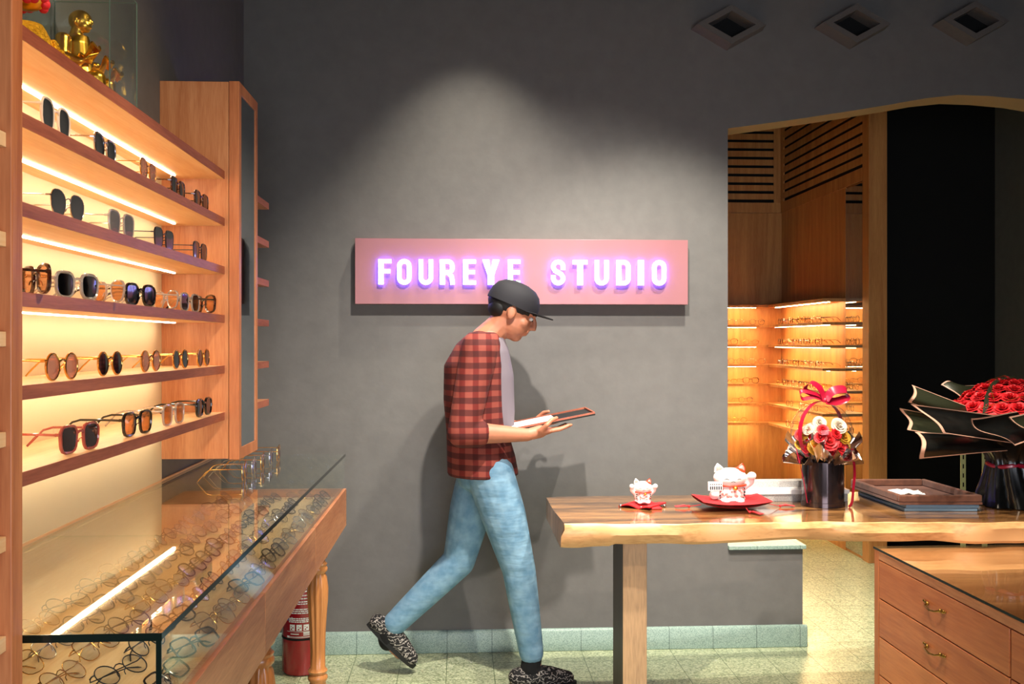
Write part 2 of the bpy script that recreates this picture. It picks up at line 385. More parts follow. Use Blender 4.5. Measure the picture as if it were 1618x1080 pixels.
# diamond wall vents
for i, (cx, cz) in enumerate(((1.2087, 2.80), (1.778, 2.815), (2.328, 2.838))):
    lab = ['leftmost grey diamond shaped vent block high on the grey wall', 'middle grey diamond shaped vent block high on the grey wall above the arch', 'rightmost grey diamond shaped vent block high on the grey wall above the arch'][i]
    t = thing('wall_vent', (cx, WY, cz-.09), lab, 'vent', 'diamond vents high on the back wall')
    b = B(); o4 = [(-.155, 0), (0, .088), (.155, 0), (0, -.088)]; i4 = [(-.108, 0), (0, .059), (.108, 0), (0, -.059)]
    lv = [(o4, 0, 1.06), (o4, .085, 1.0), (i4, .085, 1.0), (i4, .004, .93)]
    R = [[b.verts.new((cx+x*s, WY-d, cz+z*s)) for x, z in q] for q, d, s in lv]
    for a, c in zip(R, R[1:]):
        for k in range(4): b.faces.new((a[k], a[(k+1) % 4], c[(k+1) % 4], c[k]))
    obj('frame', b, M['vent'], t, smooth=False)
    b = B(); prism(b, [(x*.94, z*.94) for x, z in i4], lambda x, z: (cx+x, WY-.004, cz+z), lambda x, z: (cx+x, WY-.001, cz+z))
    obj('shaded_hole_panel', b, M['black'], t, smooth=False)  # black panel over solid wall; the shade of the hole is its colour

# ------------------------------------------------------------------ eyewear kit (local: front faces +X, lens axis along Y, z up)
def outline(kind, n=22):
    w, h, e, dy = {'round': (.0235, .0225, 2, 0), 'square': (.0265, .0205, 4.2, 0), 'oval': (.025, .0175, 2.2, 0), 'wayfarer': (.0265, .022, 3.2, .12), 'aviator': (.027, .0235, 2.4, .25),
                    'cateye': (.027, .020, 2.8, .30), 'big': (.0275, .026, 3.0, .08), 'bold': (.0265, .0235, 3.6, .16)}[kind]
    pts = []
    for k in range(n):
        a = 2*PI*k/n; c, s = math.cos(a), math.sin(a)
        r = (abs(c)**e+abs(s)**e)**(-1/e); y, z = w*r*c, h*r*s
        y *= 1+dy*(z/h)*.5
        pts.append((y, z))
    return pts, w, h
def eyewear(name, kind, fm, lm, thick, temple_m=None, folded=False, label='', cat='glasses', group=None, up=0, simple=False):
    t = thing(name, (0, 0, 0), label, cat, group)
    pts, w, h = outline(kind, 14 if simple else 22); gap = .0095+thick; sg = 4 if simple else 6
    cz = h+thick; fb = B()
    for s in (-1, 1):
        tube(fb, [(0, s*(w+gap)+y*s, cz+z) for y, z in pts], thick, sg, closed=True, flat=((1, 0, 0), 1.2))
    zb = cz+h*.35
    tube(fb, [(0, -gap-.001, zb), (.002, -gap*.4, zb+.004), (.002, gap*.4, zb+.004), (0, gap+.001, zb)], max(thick, .0012), sg)
    ye = 2*w+gap; zt = cz+h*.45
    for s in (-1, 1): tube(fb, [(0, s*(ye-.002), zt), (-.001, s*(ye+.004), zt), (-.007, s*(ye+.005), zt)], max(thick, .0014)*1.1, sg)
    if not simple:
        for s in (-1, 1): tube(fb, [(0, s*gap, cz), (-.006, s*gap*.8, cz-.003), (-.008, s*gap*.75, cz-.009)], .0011, 4)
    obj('frame', fb, fm, t, local=True)
    if simple and lm is None: pass
    for s in (-1, 1):
        if lm is None: break
        lb = B(); F = []
        for d in (-.0009, .0009):
            c = lb.verts.new((d+.0012, s*(w+gap), cz)); F.append((c, [lb.verts.new((d, s*(w+gap)+y*s, cz+z)) for y, z in pts]))
        for c, ring in F:
            for k in range(len(ring)): lb.faces.new((c, ring[k], ring[(k+1) % len(ring)]))
        a, c = F[0][1], F[1][1]
        for k in range(len(a)): lb.faces.new((a[k], a[(k+1) % len(a)], c[(k+1) % len(a)], c[k]))
        obj('lens', lb, lm, t, local=True)
    for s in (-1, 1):
        tb = B(); tr = max(thick*.8, .0012); y0 = s*(ye+.005)
        if folded:
            x = -.011 if s > 0 else -.016
            p = [(-.005, y0, zt), (x, y0-s*.006, zt), (x, y0-s*.06, zt-.001), (x, y0-s*.095, zt-.003), (x-.001, y0-s*.115, zt-.010), (x-.001, y0-s*.13, zt-.022)]
        else:
            p = [(-.006, y0, zt), (-.04, y0, zt+.001), (-.09, y0*.98, zt+.001), (-.108, y0*.96, zt-.004), (-.125, y0*.93, tr+(zt-tr)*.4), (-.138, y0*.9, tr)]
        tube(tb, p, [tr, tr, tr, tr, tr*1.25, tr*1.1], sg, flat=((0, 1, 0), .8) if not folded else None)
        obj('temple', tb, temple_m or fm, t, local=True)
    return t
L = {'dark': mat('lens_dark', '050506', .08, coat=.15), 'clear': thin('lens_clear', 'fdfeff', 1.8, gloss=(.62, .68, 1, 1)), 'amber': thin('lens_amber', 'ecc494', 1.5, mixc='cf9258', mixf=.3),
     'brown': thin('lens_brown', '5a3a30', 1.5, mixc='3a2420', mixf=.5), 'rose': thin('lens_rose', 'dcb8a4', 1.5, mixc='c89a84', mixf=.35), 'grey': thin('lens_grey', '8a8a90', 1.5, mixc='707078', mixf=.3)}
FM = {'black': mat('acetate_black', '0b0a0b', .15, coat=.5), 'tort': mat('acetate_tortoise', '3d1c0e', .2, noise=.6, scale=120, coat=.5), 'crystal': mat('acetate_clear', 'd9cfc4', .12, coat=.6, trans=.6),
      'gold': mat('wire_gold', 'd8a860', .22, 1), 'silver': mat('wire_silver', 'b8b8bc', .22, 1), 'gun': mat('wire_gunmetal', '35353c', .3, .8), 'pink': mat('acetate_pink', 'b5584c', .15, coat=.5, trans=.3), 'white': mat('acetate_pale', 'e8d5bd', .2, coat=.4)}

# ------------------------------------------------------------------ sunglass shelving on the left wall
SB = [1.905, 1.755, 1.601, 1.446, 1.285, 1.136]; ST = .025; YP = 3.118; YE = 3.83; YN = 1.466
ORD = ['first', 'second', 'third', 'fourth', 'fifth', 'sixth', 'seventh', 'eighth', 'ninth', 'tenth', 'eleventh', 'twelfth', 'thirteenth', 'fourteenth']
fr = thing('display_shelving', (-.81, 1.30, .94), 'tall wooden upright panel with shelf stubs at the left edge of the photo', 'shelving')
obj('side_panel', BX(XL, -.648, 1.43, YN-.001, .0, 2.9), M['woodz'], fr, bevel=.002)
for z in (1.666, 1.522, 1.378, 1.233, 1.082, .938):
    obj('shelf', BX(XL, -.656, 1.05, 1.43, z, z+.022), M['woodlight'], fr, bevel=.001)
for i, z in enumerate(SB):
    b = B(); box(b, XL+.006, XS-.002, YN, YP, z, z+ST); 
    t = thing('wall_shelf', (XL+.1, (YN+YP)/2, z), '%s long lit wooden wall shelf from top, left of the mirror cabinet' % ORD[i], 'shelf', 'long lit shelves of sunglasses')
    obj('shelf_board', b, M['woodlight'], t)
    obj('front_edge', BX(XS-.002, XS, YN, YP, z, z+ST), M['woodedge'], t, label='red brown front edge')
    obj('light_strip', BX(-.893, -.886, YN+.02, 3.05, z-.003, z), M['led'], t, label='glowing warm white strip')
for i, z in enumerate(SB):
    t = thing('wall_shelf', (XL+.1, 3.6, z), '%s short wooden shelf from the top, beyond the mirror cabinet' % ORD[i], 'shelf', 'short shelves behind the mirror cabinet')
    obj('shelf_board', BX(XL, XS-.002, 3.401, YE, z, z+ST), M['wood'], t)
    obj('front_edge', BX(XS-.002, XS, 3.401, YE, z, z+ST), M['woodedge'], t)
# mirror cabinet
t = thing('mirror_cabinet', (-.83, 3.26, 1.01), 'tall narrow wooden wall cabinet with a mirrored door beyond the lit shelves', 'cabinet')
obj('carcass', BX(XL, XD-.034, YP, 3.40, 1.012, 2.216), M['woodpanel'], t, bevel=.001)
dr = obj('door', (lambda b: [box(b, XD-.032, XD-.006, YP, 3.397, 1.010, 2.218), box(b, XD-.006, XD, YP, YP+.03, 1.01, 2.218), box(b, XD-.006, XD, 3.367, 3.397, 1.01, 2.218), box(b, XD-.006, XD, YP+.03, 3.367, 1.01, 1.045), box(b, XD-.006, XD, YP+.03, 3.367, 2.183, 2.218)] and b)(B()), M['woodz'], t)
obj('mirror', BX(XD-.006, XD-.003, YP+.03, 3.367, 1.045, 2.183), M['mirror'], dr, smooth=False)

# sunglasses on the shelves
SG = 'sunglasses on the lit shelves'
PR = {}
def proto(key, *a, **k):
    PR[key] = (eyewear(*a, **k), False)
def sun_place(key, args, loc, rot, label):
    if key not in PR:
        r = eyewear('sunglasses', *args, label=label, cat='sunglasses'); PR[key] = r
        r.location = loc; r.rotation_euler = rot; r.scale = (1.12, 1.12, 1.12); CH_CACHE[r.name] = kids(r)
    else: dup(PR[key], loc, rot, label)
K = {'wb': ('big', FM['white'], L['dark'], .0022), 'sb': ('wayfarer', FM['silver'], L['dark'], .0022), 'gr': ('aviator', FM['gold'], L['rose'], .0014), 'bb': ('wayfarer', FM['tort'], L['dark'], .0022),
     'sd': ('aviator', FM['silver'], L['dark'], .0012), 'cg': ('bold', FM['crystal'], L['grey'], .002), 'dk': ('bold', FM['gun'], L['dark'], .0014), 'ta': ('wayfarer', FM['tort'], L['amber'], .003),
     'cd': ('wayfarer', FM['crystal'], L['dark'], .003), 'bk': ('wayfarer', FM['black'], L['dark'], .003), 'ca': ('cateye', FM['crystal'], L['amber'], .002), 'rr': ('round', FM['gold'], L['rose'], .002),
     'rd': ('round', FM['gold'], L['dark'], .002), 'pk': ('bold', FM['pink'], L['brown'], .0028), 'ba': ('bold', FM['black'], L['amber'], .003), 'ga': ('bold', FM['crystal'], L['amber'], .0026), 'pb': ('wayfarer', FM['crystal'], L['brown'], .0024)}
rows = [
 (1, [(88, 'wb', 8, 'pale framed oversized sunglasses with black lenses, nearest on the top lit shelf'), (166, 'sb', 8, 'silver framed sunglasses with black lenses, second along the top lit shelf'), (234, 'gr', 8, 'thin gold sunglasses with rosy lenses, middle of the top lit shelf'), (281, 'bb', 6, 'brown framed dark sunglasses, fourth along the top lit shelf'), (318, 'bb', 0, 'brown framed dark sunglasses at the far end of the top lit shelf')]),
 (2, [(107, 'sd', -4, 'silver wire dark aviator sunglasses nearest on the second row down'), (192, 'cg', -4, 'clear framed grey lens sunglasses on the second row down'), (259, 'dk', -4, 'gunmetal dark square sunglasses, third along the second row down'), (316, 'dk', 0, 'gunmetal dark square sunglasses at far end of the second row down')]),
 (3, [(57, 'ta', 40, 'tortoise sunglasses with amber lenses turned away beside the near upright panel'), (122, 'cd', -22, 'clear framed sunglasses with black lenses on the purple-lit third row'), (172, 'ca', 44, 'amber cat-eye sunglasses turned away behind the clear framed pair'), (222, 'bk', -18, 'glossy black sunglasses standing in the middle of the third row'), (262, 'ca', 40, 'clear cat-eye sunglasses with pale amber lenses turned away on the third row'), (300, 'pb', -10, 'pale framed sunglasses with brown lenses near the far end of the third row'), (322, 'ta', 40, 'tortoise sunglasses turned away at the far end of the third row')]),
 (4, [(98, 'rr', -6, 'round gold sunglasses with pink lenses, nearest on the fourth row'), (174, 'rd', -4, 'round gold sunglasses with dark lenses, second along the fourth row'), (238, 'rr', -4, 'round gold sunglasses with pink lenses in the middle of the fourth row'), (285, 'rd', -2, 'round gold sunglasses with dark lenses, fourth along the fourth row'), (321, 'rd', 0, 'round gold sunglasses with dark lenses at the far end of the fourth row')]),
 (5, [(126, 'pk', -16, 'pink framed square sunglasses with brown lenses on the lowest shelf'), (217, 'ba', -14, 'thick black sunglasses with amber lenses on the lowest shelf'), (274, 'ga', -10, 'clear framed amber sunglasses, third along the lowest shelf'), (322, 'bk', -4, 'glossy black sunglasses at the far end of the lowest shelf')])]
for si, items in rows:
    for px, key, rz, lab in items:
        x = -.775 if abs(rz) < 90 else -.895
        rz = rz*.45 if rz < 30 else rz
        Y = min(Yat(px, x), 3.04)
        sun_place(key, K[key], (x, Y, SB[si]+ST), (0, 0, math.radians(rz)), lab)
for si, key, Y, lab in ((1, 'sb', 3.66, 'silver sunglasses on a short shelf just past the mirror cabinet, upper one'), (2, 'dk', 3.66, 'dark sunglasses on a short shelf just past the mirror cabinet'), (3, 'rr', 3.66, 'round gold sunglasses on a short shelf just past the mirror cabinet')):
    sun_place(key, K[key], (-.80, Y, SB[si]+ST), (0, 0, 0), lab)

# ------------------------------------------------------------------ glass display case
CX = -.452; CY0 = 1.50; CY1 = 3.86; CZ = .94; WZ = .803; AZ = .656; IZ = .772
t = thing('display_case', (-.7, 2.7, 0), 'long wooden eyeglass display case with glass top, below the lit shelves', 'display case')
YS = [CY0, 2.262, 3.045, CY1]
for a, c in zip(YS, YS[1:]):
    b = B(); box(b, CX-.022, CX, a+.0008, c-.0008, AZ, WZ)
    obj('front_apron', b, M['woodlight'] if 0 else M['wood'], t, bevel=.0015)
    obj('base_board', BX(XL+.002, CX-.022, a+.0008, c-.0008, IZ-.02, IZ), M['woodlight'], t)
    obj('front_glass', BX(CX-.012, CX-.006, a+.001, c-.001, WZ, CZ-.010), M['glass'], t, smooth=False)
    gt = obj('top_glass', BX(XL+.008, CX-.005, a+.001, c-.001, CZ-.0035, CZ), M['glass'], t, smooth=False)
    obj('top_glass_edge', BX(CX-.0048, CX-.0035, a, c, CZ-.010, CZ), M['glassedge'], gt, smooth=False)
obj('near_glass', BX(XL+.01, CX-.014, CY0+.001, CY0+.007, WZ, CZ-.010), M['glass'], t, smooth=False)
obj('near_glass_edge', BX(XL+.008, CX-.0035, CY0-.002, CY0-.0005, CZ-.012, CZ), M['glassedge'], t, smooth=False)
obj('corner_glass_edge', BX(CX-.0125, CX-.0045, CY0-.002, CY0+.0005, WZ, CZ-.012), M['glassedge'], t, smooth=False)
obj('far_glass', BX(XL+.01, CX-.014, CY1-.007, CY1-.001, WZ, CZ-.010), M['glass'], t, smooth=False)
obj('end_panel', BX(XL+.002, CX-.023, CY1-.02, CY1-.001, AZ, WZ), M['woodx'], t)
obj('end_panel', BX(XL+.002, CX-.023, CY0+.001, CY0+.02, AZ, WZ), M['woodx'], t)
obj('back_board', BX(XL+.002, XL+.012, CY0, CY1, IZ, CZ-.014), M['woodlight'], t)
obj('back_ledge', BX(XL+.001, XL+.007, CY0, CY1, CZ+.0005, CZ+.007), M['woodlight'], t)
flp = [(.018, 0), (.024, .012), (.030, .03), (.026, .05), (.034, .075), (.040, .105), (.039, .135), (.030, .165), (.027, .180), (.034, .190), (.034, .200), (.028, .208), (.034, .220), (.026, .232), (.026, .29), (.028, .36), (.032, .42), (.036, .47), (.037, .51), (.032, .55), (.026, .565), (.033, .573), (.034, .583), (.030, .59), (.033, .598), (.027, .604), (.024, .612), (.034, .622), (.037, .634), (.033, .648)]
def flt(r, z, a): return r*(1-.16*(.5+.5*math.cos(10*a))) if (.235 < z < .56 or .055 < z < .15) else r
for Y in (3.45, 2.47, 1.62):
    b = B(); lathe(b, [(r*1.02, z) for r, z in flp], (-.505, Y, 0), 60, flt)
    lg = obj('leg', b, M['woodleg'], t, ang=50)
    obj('leg_block', BX(-.545, -.474, Y-.036, Y+.036, .640, .752), M['wood'], lg, bevel=.006)

# eyeglasses lying folded in the case
CG = 'folded eyeglasses in the glass case'
CK = [('square', FM['black'], L['clear'], .0019, 'black square'), ('round', FM['gun'], L['clear'], .0011, 'round gunmetal wire'), ('round', FM['gold'], L['clear'], .0010, 'round gold wire'), ('wayfarer', FM['tort'], L['clear'], .0019, 'tortoise'),
      ('aviator', FM['silver'], L['clear'], .0010, 'silver wire aviator'), ('big', FM['gold'], L['clear'], .0010, 'large gold wire'), ('oval', FM['gun'], L['clear'], .0015, 'slim dark oval'), ('bold', FM['crystal'], L['clear'], .0018, 'clear plastic')]
CP = {}
colname = ['nearest the front glass', 'second from the front glass', 'middle column', 'second from the wall', 'nearest the wall']
for r in range(14):
    for c in range(5):
        y = 1.60+r*.164+random.uniform(-.008, .008)+(.02 if c % 2 else 0); x = -.505-c*.094+random.uniform(-.006, .006)
        if y > 3.77: continue
        near3 = [[3, 3, 0, 7, 1], [0, 1, 2, 4, 4]]
        k = random.choice([0, 1, 2, 3, 4, 5, 6, 7, 1, 2, 5]) if r > 2 else [[0, 0, 3, 3, 2], [0, 1, 2, 5, 7], [0, 1, 5, 4, 4]][r][c]
        lab = '%s eyeglasses in the display case, %s row back, %s' % (CK[k][4], ORD[r], colname[c])
        rot = (random.uniform(-.06, .06), math.radians(random.uniform(-58, -44)), math.radians(random.uniform(-26, 2)))
        loc = (x, y, IZ+.0025)
        if k not in CP:
            e = eyewear('eyeglasses', CK[k][0], CK[k][1], CK[k][2], CK[k][3], folded=True, label=lab, cat='eyeglasses', group=CG)
            e.location = loc; e.rotation_euler = rot; CP[k] = e
        else: dup(CP[k], loc, rot, lab, CG)
# display frames standing on the glass below the mirror cabinet
for i in range(5):
    lab = '%s pale wire eyeglasses from the near end, standing on glass under the mirror cabinet' % ORD[i]
    key = 'stand%d' % (i % 2)
    a = ('big', [FM['gold'], FM['silver']][i % 2], L['clear'], .0014)
    loc = (-.70+.004*i, 3.17+i*.125, CZ+.0005)
    if key not in PR:
        e = eyewear('eyeglasses', *a, label=lab, cat='eyeglasses', group='wire glasses on the glass top'); PR[key] = e; e.location = loc; e.rotation_euler = (0, 0, .1)
    else: dup(PR[key], loc, (0, 0, .1), lab)

# ------------------------------------------------------------------ fire extinguisher
ex, ey = -.665, 4.10
t = thing('fire_extinguisher', (ex, ey, 0), 'red fire extinguisher standing on the floor behind the turned table legs', 'fire extinguisher')
R0 = .083
b = B(); lathe(b, [(R0*.93, .004), (R0, .012), (R0, .40), (R0*.95, .44), (R0*.75, .475), (R0*.4, .50), (.022, .505), (.022, .53)], (ex, ey, 0), 40); obj('cylinder', b, M['extred'], t)
b = B(); lathe(b, [(R0+.0006, .150), (R0+.0012, .151), (R0+.0012, .158), (R0+.0006, .159)], (ex, ey, 0), 40); obj('band', b, M['black'], t)
b = B(); lathe(b, [(.018, .53), (.024, .535), (.024, .56), (.012, .57)], (ex, ey, 0), 20); vv = obj('valve', b, M['brass'], t)
b = B(); tube(b, [(ex, ey, .56), (ex+.05, ey-.02, .575), (ex+.09, ey-.03, .57)], .006, 6); tube(b, [(ex, ey, .57), (ex+.05, ey-.02, .60), (ex+.09, ey-.03, .61)], .006, 6); obj('handle', b, M['black'], vv)
b = B(); tube(b, [(ex+.01, ey+.02, .55), (ex-.06, ey+.07, .56), (ex-.105, ey+.03, .5), (ex-.10, ey+.02, .3), (ex-.10, ey+.02, .2)], .009, 8); obj('hose', b, M['black'], t)
# printed label: marks bent round the cylinder
def text_faces(s, size, bold=0, shear=0):
    cu = bpy.data.curves.new('t', 'FONT'); cu.body = s; cu.size = size; cu.offset = bold; cu.shear = shear; cu.resolution_u = 3
    o = bpy.data.objects.new('t', cu); COL.objects.link(o); bpy.context.view_layer.update()
    me = bpy.data.meshes.new_from_object(o.evaluated_get(bpy.context.evaluated_depsgraph_get()))
    vs = [v.co.copy() for v in me.vertices]; fs = [tuple(p.vertices) for p in me.polygons]
    bpy.data.objects.remove(o); bpy.data.curves.remove(cu); bpy.data.meshes.remove(me); return vs, fs
b = B(); rr = R0+.0009; a0 = math.radians(-90+4)
def bend(u, z, r=rr): a = a0+u/R0; return (ex+r*math.cos(a), ey+r*math.sin(a), z)
def quad(bm, u0, u1, z0, z1):
    n = max(1, int((u1-u0)/.006)); 
    for k in range(n):
        ua, ub = u0+(u1-u0)*k/n, u0+(u1-u0)*(k+1)/n
        bm.faces.new([bm.verts.new(bend(u, z)) for u, z in ((ua, z0), (ub, z0), (ub, z1), (ua, z1))])
def words(bm, s, size, u, z, bold=0, shear=0):
    vs, fs = text_faces(s, size, bold, shear); V = [bm.verts.new(bend(u+v.x, z+v.y)) for v in vs]
    for f in fs:
        try: bm.faces.new([V[i] for i in f])
        except ValueError: pass
words(b, 'RS/', .040, -.012, .352, .0008, .35)
for z in (.335, .322, .309, .300, .278, .270, .262, .240, .233, .226): 
    u = -.05
    while u < .075:
        w = random.uniform(.006, .018); quad(b, u, min(u+w, .078), z, z+.0042); u += w+.002
words(b, '2', .018, -.046, .268); words(b, '3', .018, -.040, .235)
for k in range(4): quad(b, -.045+k*.029, -.045+k*.029+.022, .192, .217)
quad(b, -.06, .075, .187, .1885); quad(b, -.06, .075, .166, .1675); quad(b, -.06, .075, .1625, .164)
for z in (.172, .178, .1825): quad(b, .012, .07, z, z+.0035)
quad(b, -.042, -.006, .176, .180); quad(b, -.06, -.048, .1615, .170)
obj('printed_label', b, M['white'], t, smooth=False, label='white printed instructions on the red cylinder')
b = B(); rr2 = rr+.0003
for k in range(4):
    for (du, dz, s) in ((.004, .003, .007), (.011, .010, .006), (.004, .015, .004)):
        u = -.045+k*.029+du+.002*(k % 2); b.faces.new([b.verts.new(bend(x, z, rr2)) for x, z in ((u, .192+dz), (u+s, .192+dz), (u+s*.7, .192+dz+s), (u, .192+dz+s*.6))])
obj('label_pictograms', b, M['extred'], t, smooth=False)
b = B(); b.faces.new([b.verts.new(bend(x, z, rr2)) for x, z in ((-.062, .232), (-.052, .232), (-.052, .246), (-.062, .246))]); obj('blue_mark', b, M['blue'], t, smooth=False)

# ------------------------------------------------------------------ wall sign
sx0, sx1, sz0, sz1, sy = Xat(561, 4.25), Xat(1087, 4.25), 1.552, 1.840, 4.25
t = thing('wall_sign', ((sx0+sx1)/2, WY, sz0), 'long pink copper sign with glowing white letters on the grey wall', 'sign')
M['signface'] = mat('sign_copper', 'a46e70', .34, .15, noise=.05, scale=4)
M['signside'] = mat('sign_side', '3a2624', .5)
obj('board', BX(sx0, sx1, sy, WY, sz0, sz1), [M['signface']], t, bevel=.001)
M['letter'] = mat('letter_white', 'ffffff', .4, emis=(.72, .93, 1, 1), es=1.7)
M['halo'] = mat('letter_halo', 'ffffff', .4, emis=(.05, .05, 1, 1), es=24)
LW, LH, SWD = .0655, .1105, .0225
def ribbon(bm, path, hw, y0, y1, closed=False):
    n = len(path); Lp, Rp = [], []
    for i in range(n):
        a = Vector(path[i-1] if (closed or i) else path[i]); c = Vector(path[(i+1) % n] if (closed or i < n-1) else path[i])
        d = (c-a).normalized(); nn = Vector((-d.y, d.x)); p = Vector(path[i]); Lp.append(p+nn*hw); Rp.append(p-nn*hw)
    V = [[bm.verts.new((p.x, y, p.y)) for p in q] for q in (Lp, Rp) for y in (y0, y1)]
    m = n if closed else n-1
    for i in range(m):
        j = (i+1) % n
        for a, c in ((0, 1), (2, 0), (3, 2), (1, 3)): bm.faces.new((V[a][i], V[a][j], V[c][j], V[c][i]))
    if not closed:
        for i in (0, -1): bm.faces.new((V[0][i], V[1][i], V[3][i], V[2][i]))
def arcp(cx, cz, rx, rz, a0, a1, n=7): return [(cx+rx*math.cos(math.radians(a0+(a1-a0)*k/n)), cz+rz*math.sin(math.radians(a0+(a1-a0)*k/n))) for k in range(n+1)]
def letter(bm, ch, y0, y1, hw, g=0):
    w, h = LW, LH; i = .01125; x0, x1, z0, z1 = i, w-i, i*.8, h-i*.8; cx, cz = w/2, h/2; rr = .021
    def bar(a, c, d, e): box(bm, a-g, c+g, y0, y1, d-g, e+g)
    s = 2*i
    if ch == 'F': bar(0, s, 0, h); bar(s, w*.86, h-s*.8, h); bar(s, w*.80, h*.44, h*.44+s*.8)
    elif ch == 'E': bar(0, s, 0, h); bar(s, w*.86, h-s*.8, h); bar(s, w*.80, h*.42, h*.42+s*.8); bar(s, w*.86, 0, s*.8)
    elif ch == 'I': bar(0, s*1.2, 0, h)
    elif ch == 'T': bar(0, w, h-s*.85, h); bar(cx-i*1.1, cx+i*1.1, 0, h-s*.85)
    elif ch == 'O':
        ribbon(bm, arcp(x1-rr, z1-rr, rr, rr, 0, 90)+arcp(x0+rr, z1-rr, rr, rr, 90, 180)+arcp(x0+rr, z0+rr, rr, rr, 180, 270)+arcp(x1-rr, z0+rr, rr, rr, 270, 360), hw, y0, y1, True)
    elif ch == 'U': ribbon(bm, [(x0, h+g)]+arcp(x0+rr, z0+rr, rr, rr, 180, 270)+arcp(x1-rr, z0+rr, rr, rr, 270, 360)+[(x1, h+g)], hw, y0, y1)
    elif ch == 'D':
        bar(0, s, 0, h); ribbon(bm, [(s*.9, z1)]+arcp(x1-rr, z1-rr, rr, rr, 90, 0)+arcp(x1-rr, z0+rr, rr, rr, 0, -90)+[(s*.9, z0)], hw, y0, y1)
    elif ch == 'R':
        bar(0, s, 0, h); r2 = .019; zm = h*.48
        ribbon(bm, [(s*.9, z1)]+arcp(x1-r2, z1-r2, r2, r2, 90, 0)+arcp(x1-r2, zm+r2, r2, r2, 0, -90)+[(s*.9, zm)], hw, y0, y1)
        ribbon(bm, [(cx+.004, zm), (x1-.003, zm-.016), (x1, .02), (x1+.002, 0-g)], hw, y0, y1)
    elif ch == 'Y':
        prism(bm, [(0-g, h+g), (s*1.15+g, h+g), (cx, h*.60), (w-s*1.15-g, h+g), (w+g, h+g), (cx+i*1.1+g, h*.38), (cx+i*1.1+g, -g), (cx-i*1.1-g, -g), (cx-i*1.1-g, h*.38)], lambda x, z: (x, y0, z), lambda x, z: (x, y1, z))
    elif ch == 'S':
        r1 = (z1-z0)/4; 
        ribbon(bm, [(x1, z1-r1*1.5)]+arcp(x1-rr, z1-rr, rr, rr, 0, 90)+arcp(x0+rr, z1-rr, rr, rr, 90, 180)+[(x0, cz+r1*.9), (x0+.008, cz+r1*.3), (cx, cz), (x1-.008, cz-r1*.3), (x1, cz-r1*.9)]+arcp(x1-rr, z0+rr, rr, rr, 0, -90)+arcp(x0+rr, z0+rr, rr, rr, -90, -180)+[(x0, z0+r1*1.5)], hw, y0, y1)
lx = [165, 247, 344, 440, 544, 630, 744, 937, 1035, 1132, 1230, 1327, 1390]
lw = [56, 66, 66, 68, 56, 76, 56, 65, 65, 66, 66, 28, 64]
zb = CH-(360+255/2.8386-540)*4.235/FP
for ch, px, wpx in zip('FOUREYESTUDIO', lx, lw):
    X0 = Xat(540+px/2.8386, 4.235); b = B(); letter(b, ch, 4.226, 4.234, .0098)
    b.normal_update()
    for f in b.faces:
        if abs(f.normal.y) < .5: f.material_index = 1
    sc = 1.0 if ch not in 'Y' else 1.16
    for v in b.verts: v.co.x = v.co.x*sc+X0; v.co.z += zb
    le = obj('letter', b, [M['letter'], M['white']], t, smooth=False, label='glowing white letter %s' % ch)
    b = B(); letter(b, ch, 4.2345, 4.2405, .0095, -.0005)
    for v in b.verts: v.co.x = v.co.x*sc+X0; v.co.z += zb
    obj('halo_light', b, M['halo'], le, smooth=False, label='blue violet glow behind the letter')

# ------------------------------------------------------------------ live-edge desk
TZ = .78
def yF(x): return 3.165+.018*math.sin(x*2.1+.4)+.010*math.sin(x*6.3)+.004*math.sin(x*17)+.006*math.sin(x*31+1)
def yBk(x): return 3.74+.05*math.sin(x*1.3-.5)+.012*math.sin(x*5)
def zBo(x): return .712+.004*math.sin(x*5+2)+.0035*math.sin(x*13)+.002*math.sin(x*29)-(.008 if x < .5 else 0)
b = B(); nx = 120; rings = []
for i in range(nx+1):
    x = .335+(2.75-.335)*i/nx; f, k, z0 = yF(x), yBk(x), zBo(x)
    e = max(0, 1-i/3)*.02; f += e*.6; k -= e
    q = [(k, TZ), ((f+k)/2, TZ), (f, TZ), (f-.004, TZ-.003), (f-.010+.004*math.sin(x*9), TZ-.02), (f-.012+.005*math.sin(x*7+1), (TZ+z0)/2), (f-.006, z0+.012), (f+.004, z0+.002), (f+.02, z0), (k, z0)]
    dx = (f-3.165)*0
    rings.append([b.verts.new((x+(.012 if i == 0 and j in (2, 3, 4) else 0), y, z)) for j, (y, z) in enumerate(q)])
n = len(rings[0])
for a, c in zip(rings, rings[1:]):
    for k in range(n):
        f = b.faces.new((a[k], a[(k+1) % n], c[(k+1) % n], c[k])); f.material_index = 0 if k in (0, 1) else 1
f = b.faces.new(rings[0]); f.material_index = 2; b.faces.new(rings[-1][::-1]).material_index = 1
desk = thing('live_edge_desk', (1.5, 3.45, 0), 'thick live-edge wooden slab desk holding the lucky cats and flowers', 'desk')
obj('desktop', b, [M['slabtop'], M['slabedge'], M['slableg']], desk, ang=30)
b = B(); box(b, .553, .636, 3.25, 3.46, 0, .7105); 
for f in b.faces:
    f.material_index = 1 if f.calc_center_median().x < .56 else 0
obj('leg', b, [M['slableg'], M['slablegshade']], desk, smooth=False, bevel=.002)
b = B(); box(b, 2.50, 2.583, 3.25, 3.46, 0, .7105); obj('leg', b, M['slableg'], desk, smooth=False, bevel=.002)

